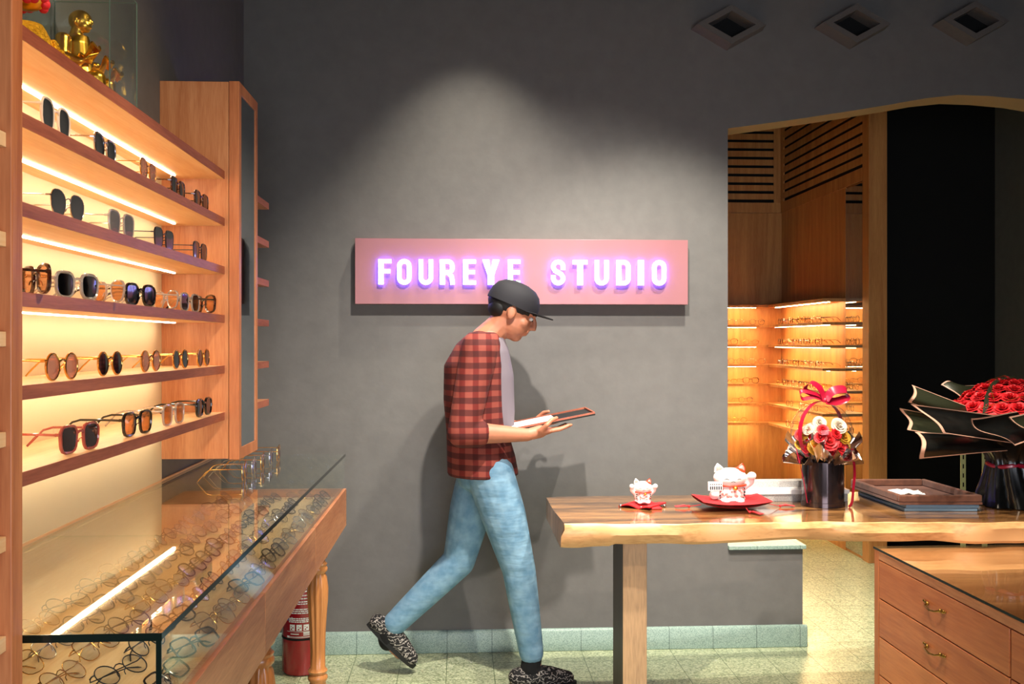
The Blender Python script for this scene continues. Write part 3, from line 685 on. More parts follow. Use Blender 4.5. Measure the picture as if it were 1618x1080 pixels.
# ------------------------------------------------------------------ lucky cats (local, face -Y, height ~1 unit)
def cat(s, loc, label, big):
    t = thing('lucky_cat_figurine', loc, label, 'figurine')
    t.scale = (1.14, 1.04, 1) if big else (1, 1, 1)
    def P(x, y, z): return (loc[0]+x*s, loc[1]+y*s, loc[2]+z*s)
    def E(b, c, r, rot=(0, 0, 0)): ell(b, P(*c), tuple(k*s for k in r), rot)
    b = B(); E(b, (0, 0, .30), (.37, .32, .33)); E(b, (0, -.02, .10), (.36, .33, .11)); E(b, (0, -.02, .66), (.40, .31, .27))
    E(b, (-.17, -.28, .07), (.11, .14, .07)); E(b, (.17, -.28, .07), (.11, .14, .07))
    for x in (-1, 1):
        if big and x < 0: chain(b, [P(-.30, -.05, .40), P(-.42, -.2, .22), P(-.42, -.26, .26)], [.12*s, .12*s, .11*s])
        else: chain(b, [P(x*.30, -.02, .40), P(x*.46, -.08, .55), P(x*.47, -.12, .70), P(x*(.47 if big else .50), -.20, .73)], [.11*s, .10*s, .10*s, .11*s])
    body = obj('body', b, M['ceramic'], t); remesh(body, s*.016, 4)
    for x, mm in ((-1, 'ceramic'), (1, 'orange')):
        b = B(); tube(b, [P(x*.25, .0, .84), P(x*.285, 0, .95), P(x*.30, 0, 1.04)], [.13*s, .085*s, .012*s], 12, flat=((0, 1, 0), .45)); er = obj('ear', b, M[mm], t)
        b = B(); tube(b, [P(x*.26, -.045, .87), P(x*.285, -.035, .94), P(x*.297, -.01, 1.0)], [.085*s, .055*s, .008*s], 10, flat=((0, 1, 0), .35)); obj('inner_ear', b, M['pink'], er)
    b = B(); tube(b, [P(.37*math.cos(a), -.02+.31*math.sin(a), .50+.03*math.sin(a)) for a in [2*PI*k/28 for k in range(28)]], .030*s, 8, closed=True); cl = obj('collar', b, M['orange'], t)
    b = B(); E(b, (.04, -.37, .42), (.055, .055, .055)); obj('bell', b, M['gold'], cl)
    b = B(); E(b, (.19, .03, .80), (.17, .22, .13)); obj('head_patch', b, M['orange'], t)
    b = B()
    for x in (-1, 1): tube(b, [P(x*.20, -.272, .64), P(x*.15, -.300, .665), P(x*.10, -.312, .645)], .010*s, 5)
    tube(b, [P(-.05, -.322, .575), P(0, -.330, .59), P(.05, -.322, .575)], .008*s, 5); obj('face_lines', b, M['ink'], t)
    b = B()
    for k in range(26):
        a = random.uniform(-2.5, -.64); z = random.uniform(.12, .40); rx = .37*math.sqrt(max(.1, 1-((z-.30)/.36)**2))
        E(b, (rx*math.cos(a), rx*.87*math.sin(a), z), (.03, .02, .03))
    obj('painted_flowers', b, M['pink'], t)
    for a in (-2.45, -.70):
        b = B()
        for k in range(4): z = .13+k*.085; rx = .385*math.sqrt(max(.1, 1-((z-.30)/.40)**2)); E(b, (rx*math.cos(a), rx*.87*math.sin(a), z), (.022, .02, .032))
        obj('painted_characters', b, M['ink'], t)
    if big:
        b = B(); v = [P(-.60, -.30, .36), P(-.26, -.36, .36)]; box(b, v[0][0], v[1][0], loc[1]-.35*s, loc[1]-.31*s, loc[2]+.36*s, loc[2]+.60*s); pq = obj('plaque', b, M['ceramic'], t, bevel=.001)
        b = B()
        for k in range(6):
            x = -.56+k*.05; box(b, loc[0]+x*s, loc[0]+(x+.028)*s, loc[1]-.358*s, loc[1]-.35*s, loc[2]+.39*s, loc[2]+.475*s); box(b, loc[0]+x*s, loc[0]+(x+.025)*s, loc[1]-.358*s, loc[1]-.35*s, loc[2]+.515*s, loc[2]+.54*s)
        obj('plaque_beads', b, M['ink'], pq, smooth=False)
    return t
cushT = .018
cat(.087, (.672, 3.515, TZ+.0125), 'small white lucky cat figurine with both paws raised, on a red bell-cornered cloth', False)
cat(.136, (.985, 3.47, TZ+.0205), 'large white lucky cat figurine holding a plaque, on a red cushion', True)
# red cloth under the small cat, bells at its corners
t = thing('red_cloth_mat', (.672, 3.53, TZ), 'small red cloth with bells under the small lucky cat', 'cloth')
b = B(); sheet(b, lambda u, v: (.672+(u-.5)*.10+(v-.5)*.085, 3.52+(u-.5)*-.085*(1)+(v-.5)*.12, TZ+.004+.010*abs(math.sin(u*5))*(1-v*.4)), 14, 12, .004); obj('cloth', b, M['red'], t)
for p in ((.587, 3.50), (.748, 3.49), (.655, 3.455)):
    b = B(); ell(b, (p[0], p[1], TZ+.0055), (.0055, .0055, .0055)); obj('bell', b, M['steel'], t)
b = B(); box(b, .688, .728, 3.435, 3.475, TZ+.0005, TZ+.008); obj('folded_corner', b, M['red'], t, bevel=.003)
# cushion
def tassel(bm, p, d, l, r, n=12):
    d = Vector(d).normalized(); p = Vector(p); sd = d.cross(Vector((0, 0, 1)))
    for k in range(n):
        a = random.uniform(-1, 1); tube(bm, [p, p+d*l*.4+sd*a*r*.6+Vector((0, 0, random.uniform(0, r*.5))), p+d*l+sd*a*r], .0013, 4)
    ell(bm, p+d*.004, (.005, .005, .005), seg=10)
t = thing('red_cushion', (.99, 3.475, TZ), 'red satin cushion with tassels under the large lucky cat', 'cushion')
b = B()
def cu(u, v, s):
    x, y = (u-.5)*2, (v-.5)*2; e = (1-x*x*.92)*(1-y*y*.92)
    lift = .017*abs(x)**2.2+.003*abs(y)**2
    return (.99+x*.126, 3.475+y*.095*(1-.12*(1-abs(x))), TZ+.0135+(.019 if s > 0 else -.012)*max(0, e)**.45+lift)
sheet(b, lambda u, v: cu(u, v, 1), 24, 18); sheet(b, lambda u, v: cu(u, v, -1), 24, 18); bmesh.ops.remove_doubles(b, verts=b.verts, dist=.0004)
obj('cushion_body', b, M['red'], t)
for p, q, d in (((.866, 3.42, TZ+.02), (.838, 3.47, TZ+.006), (-1, 0, 0)), ((1.114, 3.42, TZ+.02), (1.165, 3.46, TZ+.006), (1, 0, 0)), ((1.02, 3.385, TZ+.012), (1.018, 3.345, TZ+.006), (.35, -.5, 0))):
    b = B(); tube(b, [p, q], .0012, 5); tassel(b, q, d, .055, .012); obj('tassel', b, M['red'], t)

# speckled block behind
t = thing('grey_box', (1.26, 3.68, TZ), 'long low grey speckled box with white rim at the back of the desk', 'box')
obj('box_base', BX(1.05, 1.475, 3.59, 3.72, TZ, TZ+.028), M['terrazzo'], t, bevel=.001)
obj('white_band', BX(1.045, 1.48, 3.585, 3.725, TZ+.028, TZ+.044), M['ceramic'], t, bevel=.001)
obj('box_lid', BX(1.055, 1.47, 3.66, 3.715, TZ+.044, TZ+.068), M['terrazzo'], t, bevel=.001)

# ------------------------------------------------------------------ roses
def rose_bm(seed=0, spread=1.0):
    rnd = random.Random(seed); b = B()
    ell(b, (0, 0, .45), (.16, .16, .22), seg=8)
    for n, r0, h, tip in ((2, .14, .74, .02), (3, .24, .74, .07), (4, .40, .66, .20), (5, .58, .54, .34), (5, .74, .40, .42)):
        ph = rnd.uniform(0, 6)
        for k in range(n):
            a0 = ph+2*PI*k/n; sp = 1.25*PI/n*1.15
            def f(u, v, a0=a0, sp=sp, r0=r0, h=h, tip=tip):
                w = (u-.5)*2; a = a0+w*sp; sh = 1-.35*w*w*v; r = r0*(.25+.75*v**.6)+tip*v**4*spread+.03*w
                return (r*math.cos(a), r*math.sin(a), -.1+(h+.1)*v*sh-(tip*.25)*v**6)
            sheet(b, f, 6, 5)
    return b
def make_rose(parent, p, s, m, seed, tilt=(0, 0, 0), name='rose'):
    if seed not in RM:
        b = rose_bm(seed); me = bpy.data.meshes.new('rose'); b.to_mesh(me); b.free(); me.shade_smooth(); RM[seed] = me
    me = RM[seed]; o = bpy.data.objects.new(name, me); COL.objects.link(o); o.parent = parent
    o.location = Vector(p)-wl(parent); o.scale = (s, s, s); o.rotation_euler = tilt
    if not me.materials: me.materials.append(m)
    o.material_slots[0].link = 'OBJECT'; o.material_slots[0].material = m
    return o
RM = {}

# ------------------------------------------------------------------ hat box with flowers under a clear ball
hx, hy = 1.343, 3.50
t = thing('flower_box', (hx, hy, TZ), 'dark mirrored round box with a clear ball of roses and a crimson bow', 'flower box')
b = B(); lathe(b, [(.074, .0), (.079, .001), (.079, .018), (.0755, .019), (.0755, .165), (.072, .166), (.072, .15)], (hx, hy, TZ), 48); obj('round_box', b, M['hatbox'], t)
bc = Vector((hx-.005, hy, TZ+.272)); br = .112
b = B(); ell(b, bc, (br, br, br), seg=40); M['ball'] = thin('clear_plastic', 'fbfbfb', 1.35); gb = obj('clear_ball', b, M['ball'], t)
fl = [(-.085, -.035, -.005, .026, 'rose', 1), (.0, -.085, -.022, .040, 'rose', 2), (-.045, -.080, -.050, .032, 'rosegold', 3), (.055, -.07, -.055, .030, 'rose', 1), (.065, -.06, -.012, .028, 'rosegold', 2), (.045, -.06, .030, .032, 'rosewhite', 3), (.01, -.075, -.065, .028, 'rose', 3),
      (-.07, -.05, -.055, .020, 'rose', 2), (-.03, -.06, .012, .024, 'rosewhite', 1), (-.02, -.04, .040, .026, 'rosewhite', 2), (.085, -.03, -.05, .024, 'rosegold', 3), (-.085, -.02, -.042, .022, 'rosegold', 1)]
for x, y, z, s, m, sd in fl:
    q = Vector((x, y*.75, z)); 
    if q.length > br-s*.8: q *= (br-s*.8)/q.length
    make_rose(t, bc+q-Vector((0, 0, s*.2)), s*.85, M[m], sd, (math.radians(62), 0, x*4), 'flower')
random.seed(21)
for k in range(26):
    a = random.uniform(PI*1.02, PI*1.98); z = random.uniform(-.085, .015); r_ = math.sqrt(max(.0005, (br-.022)**2-z*z))*random.uniform(.8, .98)
    make_rose(t, bc+Vector((r_*math.cos(a), r_*math.sin(a)*.9, z)), random.uniform(.014, .021), M[random.choice(['rose', 'rose', 'rose', 'rosegold', 'rosewhite'])], 1+k % 3, (math.radians(60), 0, (a-1.5*PI)), 'flower')
b = B(); ell(b, bc+Vector((-.02, .01, -.01)), (.055, .05, .045), seg=16); obj('white_filler', b, M['rosewhite'], t)
b = B(); ell(b, bc+Vector((0, .01, -.065)), (.072, .07, .03), seg=16); obj('dark_base', b, M['wrap'], t)
# gold arc lettering band on the back of the ball
b = B()
for k in range(34):
    a = math.radians(20+k*3.6); p0 = bc+Vector((br*.80*math.cos(a)*.9, .045, br*.80*math.sin(a)*.80)); p1 = bc+Vector((br*.92*math.cos(a)*.9, .045, br*.92*math.sin(a)*.80)); tube(b, [p0, p1], .0008, 4)
obj('gold_lettering', b, M['brass'], gb)
# foil collar
b = B(); FB = []
for k in range(14):
    a0 = 2*PI*k/14+.1; ln = random.uniform(.065, .10); up = random.uniform(.0, .085); hw = random.uniform(.20, .30)
    b = B()
    def f(u, v, a0=a0, ln=ln, up=up, hw=hw):
        w = (u-.5)*2; a = a0+w*hw*(1+.2*v); r = .060+ln*v*(1-.25*w*w); z = .155+up*v+.020*abs(w)**1.5*v*2+.006*math.sin(w*6+a0*9)
        return (hx+r*math.cos(a), hy+r*math.sin(a), TZ+z)
    sheet(b, f, 10, 6, .0006); obj('foil_leaf', b, M['foil'], t)
def ribbon3(name, pts, w, m, parent, th=.0006, wax=None, res=6):
    P = [Vector(p) for p in pts]
    sp = []
    for i in range(len(P)-1):
        p0, p1, p2, p3 = P[max(i-1, 0)], P[i], P[i+1], P[min(i+2, len(P)-1)]
        for k in range(res):
            q = k/res; sp.append(.5*((2*p1)+(-p0+p2)*q+(2*p0-5*p1+4*p2-p3)*q*q+(-p0+3*p1-3*p2+p3)*q**3))
    sp.append(P[-1]); n = len(sp); ws = w if callable(w) else (lambda u: w); bm = B()
    wx = Vector(wax or (0, 1, 0)).normalized()
    def f(u, v):
        i = min(int(round(u*(n-1))), n-1); t_ = (sp[min(i+1, n-1)]-sp[max(i-1, 0)]).normalized()
        d = (wx-t_*wx.dot(t_)); d = d.normalized() if d.length > .2 else wx
        return sp[i]+d*(v-.5)*ws(u)
    sheet(bm, f, n-1, 3, th); return obj(name, bm, m, parent)
# ribbon round the ball
RBn = br+.002
ribbon3('ribbon_band', [bc+Vector((RBn*math.cos(a)*.88, RBn*math.cos(a)*.475, RBn*math.sin(a))) for a in [math.radians(-50+k*14) for k in range(21)]], .017, M['ribbon'], t, wax=(-.475, .88, 0))
tp = bc+Vector((.006, -.02, br+.006))
ribbon3('ribbon_tail', [bc+Vector((.105, -.03, -.06)), (hx+.100, hy-.05, TZ+.13), (hx+.093, hy-.055, TZ+.07), (hx+.088, hy-.055, TZ+.02), (hx+.075, hy-.058, TZ+.002)], .012, M['ribbon'], t, wax=(1, .4, 0))
ribbon3('ribbon_tail', [bc+Vector((-.108, -.03, -.05)), (hx-.098, hy-.06, TZ+.12), (hx-.082, hy-.065, TZ+.02)], .003, M['ribbon'], t, wax=(1, .4, 0))
bow = ribbon3('bow_loop', [tp, tp+Vector((-.02, 0, .045)), tp+Vector((-.050, .006, .064)), tp+Vector((-.070, .012, .038)), tp+Vector((-.03, .008, .018)), tp], .028, M['ribbon'], t, wax=(.75, .5, .35))
ribbon3('bow_loop', [tp, tp+Vector((.03, 0, .035)), tp+Vector((.075, 0, .040)), tp+Vector((.082, 0, .012)), tp+Vector((.045, 0, -.004)), tp], .040, M['ribbon'], t, wax=(.1, 1, .9))
ribbon3('bow_loop', [tp, tp+Vector((-.04, 0, .012)), tp+Vector((-.085, 0, .006)), tp+Vector((-.088, 0, .034)), tp+Vector((-.03, 0, .022)), tp], .016, M['ribbon'], t, wax=(.1, .7, .9))
b = B(); ell(b, tp, (.009, .008, .009), seg=12); obj('bow_knot', b, M['ribbon'], t)

# ------------------------------------------------------------------ folders, velvet tray, paper
def rotbox(bm, c, hx_, hy_, z0, z1, rz, mi=0):
    v = box(bm, -hx_, hx_, -hy_, hy_, z0, z1); m_ = Matrix.Translation(Vector(c)) @ Matrix.Rotation(rz, 4, 'Z')
    for q in v: q.co = m_ @ q.co
def para(bm, FLp, FRp, BRp, BLp, z0, z1):
    prism(bm, [FLp, FRp, BRp, BLp], lambda x, y: (x, y, z0), lambda x, y: (x, y, z1))
FLp, FRp, BRp, BLp = Vector((1.585, 3.355)), Vector((1.845, 3.340)), Vector((1.835, 3.72)), Vector((1.575, 3.735))
for i in range(2):
    b = B(); z0 = TZ+.0005+i*.0125; o_ = Vector((.004*i, -.003*i)); para(b, FLp+o_, FRp+o_, BRp+o_, BLp+o_, z0, z0+.0115)
    tag(obj('folder', b, M['bluegrey'], bevel=.0015), ['blue grey flat folder lying directly on the desk, bottom of the stack', 'blue grey flat folder just under the brown velvet tray'][i], 'folder', 'folders under the velvet tray')
t = thing('velvet_tray', (1.70, 3.53, TZ+.026), 'brown velvet jewellery tray lying on blue grey folders', 'tray')
z0 = TZ+.0262; a, c_, d_, e_ = Vector((1.560, 3.342)), Vector((1.857, 3.330)), Vector((1.850, 3.74)), Vector((1.553, 3.752))
b = B(); para(b, a, c_, d_, e_, z0, z0+.008); obj('tray_base', b, M['velvet'], t)
w_ = .017
def rim(p, q, ins): 
    b = B(); dd = (q-p).normalized(); nn = Vector((-dd.y, dd.x))*w_; para(b, p, q, q+nn, p+nn, z0+.008, z0+.034); obj('tray_rim', b, M['velvet'], t, bevel=.004)
rim(a, c_, 0); rim(c_+Vector((0, w_)), d_, 0); rim(d_-Vector((w_, 0)), e_+Vector((0, 0)), 0); rim(e_-Vector((0, w_)), a+Vector((0, w_)), 0)
b = B(); random.seed(3); hh = [[random.uniform(0, .012) for _ in range(9)] for _ in range(9)]
sheet(b, lambda u, v: (1.59+u*.13+v*.02, 3.47+v*.10+u*.0, z0+.012+hh[int(u*8)][int(v*8)]*(1-abs(u-.5))), 8, 8, .0012)
tag(obj('crumpled_paper', b, M['paper'], ang=20), 'crumpled white paper with orange print lying in the velvet tray', 'paper')

# ------------------------------------------------------------------ large rose bouquet
qx, qy = 2.03, 3.47
t = thing('rose_bouquet', (qx, qy, TZ), 'large bouquet of red roses in black paper with rose gold edges', 'bouquet')
cz0 = TZ+.315
k = 0
pts_r = []
for ring, (rad, hgt, n) in enumerate(((0, .150, 1), (.045, .143, 6), (.089, .124, 11), (.131, .096, 16), (.170, .060, 21), (.206, .020, 25))):
    for j in range(n):
        a = 2*PI*j/n+ring*.5; pts_r.append((rad*math.cos(a), rad*math.sin(a), hgt, a, rad))
for x, y, h, a, rad in pts_r:
    tl = rad*3.8
    q = Vector((0, 0, 1)); rot = Matrix.Rotation(a, 4, 'Z') @ Matrix.Rotation(tl, 4, 'Y') @ Matrix.Rotation(random.uniform(0, 6), 4, 'Z')
    make_rose(t, (qx+x, qy+y, cz0+h-.01), .0295*random.uniform(.92, 1.08), M['rose'], 1+(k % 3), rot.to_euler()); k += 1
b = B(); ell(b, (qx, qy, cz0-.01), (.19, .19, .115), seg=24)
for v in b.verts: v.co.z = max(v.co.z, cz0-.03)
obj('foam_dome', b, M['wrapgreen'], t)
b = B(); sheet(b, lambda u, v: (qx+(.15+.085*v+.006*math.sin(u*90))*math.cos(2*PI*u), qy+(.15+.085*v+.006*math.sin(u*90))*math.sin(2*PI*u), cz0-.03+.028*v+.006*math.sin(u*70+v*4)), 110, 4, .001); obj('tissue_collar', b, M['tissue'], t)
# base wrap: gathered black cone standing on the desk
def basef(u, v):
    a = 2*PI*u; r = .115-.055*math.sin(min(v, .75)/.75*PI/2)+(.20*(v-.55)**1.3*1.9 if v > .55 else 0); r *= 1+.10*math.sin(a*7+v*3)*(1-.4*v)+.05*math.sin(a*13+v*7)
    return (qx+r*math.cos(a), qy+r*math.sin(a), TZ+.003+.30*v)
b = B(); sheet(b, basef, 84, 20, .0012); obj('base_wrap', b, M['wrap'], t)
b = B(); lathe(b, [(.05, 0), (.055, .01), (.05, .12), (.03, .2), (.03, .22)], (qx, qy, TZ+.001), 20); obj('stem_bundle', b, M['wrapgreen'], t)
b = B(); tube(b, [(qx+.068*math.cos(a), qy+.068*math.sin(a), TZ+.150+.004*math.sin(a*3)) for a in [2*PI*k/24 for k in range(24)]], .008, 6, closed=True); obj('waist_ribbon', b, M['ribbon'], t)
def wrap_sheet(corners, m, fold=.02, ph=0):
    """four 3-D corners (inner-left, inner-right, outer-right, outer-left) with a wavy fold; rose-gold border tube on the outer edges"""
    A, Bc, C, D = [Vector(c) for c in corners]
    nrm = (Bc-A).cross(D-A).normalized()
    def f(u, v): 
        p = (A*(1-u)+Bc*u)*(1-v)+(D*(1-u)+C*u)*v
        return p+nrm*fold*(1.5*math.sin(u*PI*1.3+ph)*(.25+v)+.9*math.sin(v*PI*1.2+ph)+.15*math.sin(u*9+v*5))+(D-A)*.06*math.sin(u*PI*1.7+ph)*v
    b = B(); sheet(b, f, 18, 12, .0008); s_ = obj('wrapping_sheet', b, m, t)
    b = B(); path = [f(0, v/10) for v in range(11)]+[f(u/16, 1) for u in range(1, 17)]+[f(1, 1-v/10) for v in range(1, 11)]
    ins = []
    for i in range(len(path)):
        uu, vv_ = (0, i/10) if i <= 10 else (((i-10)/16, 1) if i <= 26 else (1, 1-(i-26)/10))
        cu_, cv = min(max(uu, .035), .965), min(vv_, .955); ins.append(f(cu_, cv))
    off = nrm*.0012
    for s2 in (1, -1):
        va = [b.verts.new(p+off*s2) for p in path]; vb = [b.verts.new(p+off*s2) for p in ins]
        for i in range(len(va)-1):
            b.faces.new((va[i], va[i+1], vb[i+1], vb[i]))
    obj('sheet_edge', b, M['wrapedge'], s_, label='rose gold border')
def W3(px, py, Y):  # a corner of the wrapping measured in the photo, placed at its own distance
    x = Xat(px, Y); return (x, Y, CH-(py-540)*(Y*CS+x*SN)/FP)
wrap_sheet([W3(1530, 665, 3.42), W3(1525, 640, 3.40), W3(1446, 610, 3.36), W3(1438, 636, 3.34)], M['wrapgreen'], .012, .4)
wrap_sheet([W3(1600, 700, 3.36), W3(1570, 655, 3.30), W3(1455, 640, 3.22), W3(1492, 684, 3.18)], M['wrap'], .016, 1.0)
wrap_sheet([W3(1560, 700, 3.40), W3(1540, 668, 3.38), W3(1430, 646, 3.34), W3(1437, 679, 3.32)], M['wrapgreen'], .010, 2.0)
wrap_sheet([W3(1590, 712, 3.36), W3(1560, 690, 3.34), W3(1452, 680, 3.24), W3(1457, 724, 3.20)], M['wrap'], .016, .2)
wrap_sheet([W3(1640, 690, 3.30), W3(1600, 652, 3.26), W3(1550, 655, 3.16), W3(1597, 706, 3.14)], M['wrap'], .020, 1.6)
wrap_sheet([W3(1680, 690, 3.30), W3(1640, 650, 3.26), W3(1612, 650, 3.15), W3(1660, 716, 3.12)], M['wrapgreen'], .016, .8)
wrap_sheet([W3(1530, 640, 3.62), W3(1560, 610, 3.66), W3(1516, 605, 3.70), W3(1488, 606, 3.66)], M['wrapgreen'], .010, 0)
for k in range(9):
    a = PI*1.02+k*PI/8.5
    if 2.9 < a < 3.9 or a > 5.6 or True:
        c, s = math.cos(a), math.sin(a); a2 = a+.62; c2, s2 = math.cos(a2), math.sin(a2)
        wrap_sheet([(qx+.075*c, qy+.075*s, cz0-.085), (qx+.075*c2, qy+.075*s2, cz0-.085), (qx+.235*c2, qy+.235*s2, cz0-.022+.01*math.sin(k*2)), (qx+.235*c, qy+.235*s, cz0-.018)], M['wrap'], .012, k*1.3)
b = B(); tube(b, [(qx-.13, qy-.14, cz0+.085), (qx-.10, qy-.05, cz0+.150), (qx, qy+.02, cz0+.165), (qx+.12, qy+.03, cz0+.13)], .0012, 5); tube(b, [(qx-.17, qy-.11, cz0+.05), (qx-.05, qy-.16, cz0+.095), (qx+.10, qy-.14, cz0+.10)], .0010, 5); obj('gold_wire', b, M['gold'], t)
ribbon3('paper_strip', [(qx-.165, qy-.13, cz0-.0), (qx-.15, qy-.12, cz0+.05), (qx-.12, qy-.08, cz0+.095), (qx-.06, qy-.03, cz0+.145), (qx+.03, qy+.0, cz0+.162)], .016, M['wrapgreen'], t, wax=(1, -.3, 0))

# slotted rack behind
t = thing('slotted_rack', (2.45, 4.9, 0), 'pale green slotted steel rack uprights standing in the dark behind the desk', 'rack')
for px in (1522, 1556):
    x = Xat(px, 4.9); b = B(); box(b, x-.014, x+.014, 4.90, 4.903, 0, .98); box(b, x+.011, x+.014, 4.903, 4.93, 0, .98); up_ = obj('upright', b, M['slotted'], t, smooth=False)
    b = B()
    for k in range(18): box(b, x-.003, x+.003, 4.898, 4.9, .1+k*.048, .122+k*.048)
    obj('slot', b, M['black'], up_, smooth=False, label='dark slots down the upright')
obj('shelf_board', BX(2.54, 2.85, 4.905, 5.2, .35, .37), M['walldark'], t)

# ------------------------------------------------------------------ drawer cabinet with glass top
gx, gy, gz = 1.388, 3.155, .70
t = thing('drawer_cabinet', (1.9, 2.3, 0), 'wooden drawer cabinet with glass top in front of the slab desk', 'cabinet')
GE = 1.30
obj('carcass', BX(gx+.016, 2.4, GE, gy, 0, gz-.012), M['woodz'], t)
obj('top_rail', BX(gx, gx+.016, GE, gy-.03, gz-.036, gz-.012), M['wood'], t)
obj('corner_stile', BX(gx-.001, gx+.016, gy-.03, gy, 0, gz-.012), M['woodz'], t, label='upright corner strip')
obj('glass_top', BX(gx-.002, 2.42, GE, gy+.004, gz-.006, gz), M['glass'], t, smooth=False)
obj('glass_edge', BX(gx-.0035, gx-.002, GE, gy+.004, gz-.007, gz), M['glassedge'], t, smooth=False)
obj('top_board', BX(gx+.001, 2.4, GE, gy, gz-.012, gz-.0065), M['woodx'], t)
for c in range(2):
    y1 = gy-.034-c*.765; y0 = max(y1-.757, GE)
    for r in range(5):
        z1 = gz-.040-r*.1265; z0_ = z1-.1225
        d = obj('drawer', BX(gx, gx+.015, y0, y1, z0_, z1), M['wooddrawer'], t, bevel=.0015)
        ym, zm = (y0+y1)/2, (z0_+z1)/2+.012
        b = B()
        for s in (-1, 1):
            ell(b, (gx-.004, ym+s*.048, zm), (.004, .011, .006), seg=10); ell(b, (gx-.004, ym+s*.062, zm+.002), (.003, .006, .004), seg=8); ell(b, (gx-.006, ym+s*.038, zm-.001), (.005, .006, .006), seg=8)
        tube(b, [(gx-.006, ym-.042, zm), (gx-.018, ym-.030, zm-.004), (gx-.020, ym, zm-.008), (gx-.018, ym+.030, zm-.004), (gx-.006, ym+.042, zm)], [.003, .0028, .0034, .0028, .003], 8)
        obj('handle', b, M['brass'], d, label='antique brass pull')

# ------------------------------------------------------------------ back room: lit L-shaped shelving
YR = 7.556; XR = 2.56; XW = 2.405; YF = 7.40
ST2 = [1.518, 1.364, 1.210, 1.059, .907, .755]
t = thing('lit_shelf_unit', (1.6, YR, 0), 'tall wooden wall unit with louvres and lit shelves in the back room, facing the camera', 'shelving')
obj('back_panel', BX(.7, XR, YR, YR+.03, 0, 2.412), M['woodback'], t)
obj('upper_rail', BX(.7, XR, YR-.006, YR, 2.412, 2.495), M['woodback'], t)
b = B(); z = 2.52
while z < 3.1: box(b, .7, XR-.06, YR-.006, YR+.004, z, z+.046); z += .068
box(b, XR-.06, XR, YR-.006, YR+.006, 2.495, 3.14)
obj('louvre_panel', b, M['woodback'], t, smooth=False); obj('dark_backing', BX(.7, XR, YR+.01, YR+.03, 2.495, 3.14), M['black'], t, smooth=False)
obj('top_canopy', BX(.7, XW, YF, YR, 1.655, 1.675), M['woodback'], t)
obj('upper_panel', BX(.7, XR, YR-.012, YR-.001, 1.68, 2.41), M['woodback'], t, label='plain panel above the lit shelves')
for z in ST2:
    sh = obj('shelf_board', BX(.7, XW, YF, YR, z-.018, z), M['woodback'], t)
for z in [1.655]+[z-.018 for z in ST2]:
    obj('light_strip', BX(.75, 2.33, YF+.07, YF+.084, z-.003, z), M['led2'], t)
YW = 6.27
t = thing('lit_shelf_unit', (XR, 6.9, 0), 'side wing of lit wooden shelves at right in the back room, running toward the post', 'shelving')
obj('back_panel', BX(XR, XR+.03, YW-.0, YR, 0, 2.412), M['woodback'], t)
obj('upper_rail', BX(XR-.006, XR, 5.99, YR-.01, 2.412, 2.495), M['woodback'], t)
b = B(); z = 2.52
while z < 3.1: box(b, XR-.006, XR+.004, 5.99, YR-.07, z, z+.046); z += .068
box(b, XR-.007, XR+.006, YR-.07, YR-.01, 2.495, 3.14)
obj('louvre_panel', b, M['woodback'], t, smooth=False); obj('dark_backing', BX(XR+.01, XR+.03, 5.99, YR, 2.495, 3.14), M['black'], t, smooth=False)
obj('top_canopy', BX(XW, XR, YW, YR, 1.655, 1.675), M['woodback'], t)
for z in ST2:
    obj('shelf_board', BX(XW+.0005, XR, YW, YR, z-.018, z), M['woodback'], t)
for z in [1.655]+[z-.018 for z in ST2]:
    obj('light_strip', BX(XW+.06, XW+.074, YW+.06, YR-.14, z-.003, z), M['led2'], t)
obj('side_post', BX(XR-.006, 2.672, 5.892, 5.988, 0, 3.14), M['woodback'], t, bevel=.002)
obj('end_mirror', BX(XR+.001, XR+.006, 5.99, YW-.001, .02, 2.40), M['mirror'], t, smooth=False)
obj('mirror_backing', BX(XR+.007, XR+.03, 5.99, YW-.001, 0, 2.412), M['woodback'], t)
# the small eyeglasses on these shelves
G1 = 'tiny eyeglasses on the back room shelves'
SP = {}
SK = [('round', FM['gun'], .0013, 'dark wire'), ('oval', FM['gold'], .0013, 'gold wire'), ('square', FM['silver'], .0013, 'silver wire'), ('wayfarer', FM['tort'], .0018, 'tortoise')]
shn = ['top', 'second', 'third', 'fourth', 'fifth', 'bottom']
def place_small(k, loc, rot, lab):
    if k not in SP:
        e = eyewear('eyeglasses', SK[k][0], SK[k][1], None, SK[k][2], label=lab, cat='eyeglasses', group=G1, simple=True); e.location = loc; e.rotation_euler = rot; SP[k] = e
    else: dup(SP[k], loc, rot, lab, G1)
for si, z in enumerate(ST2):
    xs = [2.33, 2.16, 1.98, 1.80] if si < 4 else [2.24, 1.90]
    for j, x in enumerate(xs):
        k = (si+j*2+j//2) % 4
        place_small(k, (x-.05*(si % 2), YF+.045, z+.0005), (0, 0, -PI/2+random.uniform(-.25, .25)), '%s eyeglasses, %s shelf of the front-facing louvred unit, %s from corner' % (SK[k][3], shn[si], ORD[j]))
    ny = 8 if si < 4 else 3
    for j in range(ny):
        k = (si*3+j*2+j//3) % 4; y = 6.42+j*.112 if si < 4 else 6.5+j*.25
        place_small(k, (XW+.03, y, z+.0005), (0, 0, PI+random.uniform(-.12, .12)), '%s eyeglasses, %s shelf of the right side wing, %s from the post' % (SK[k][3], shn[si], ORD[j]))

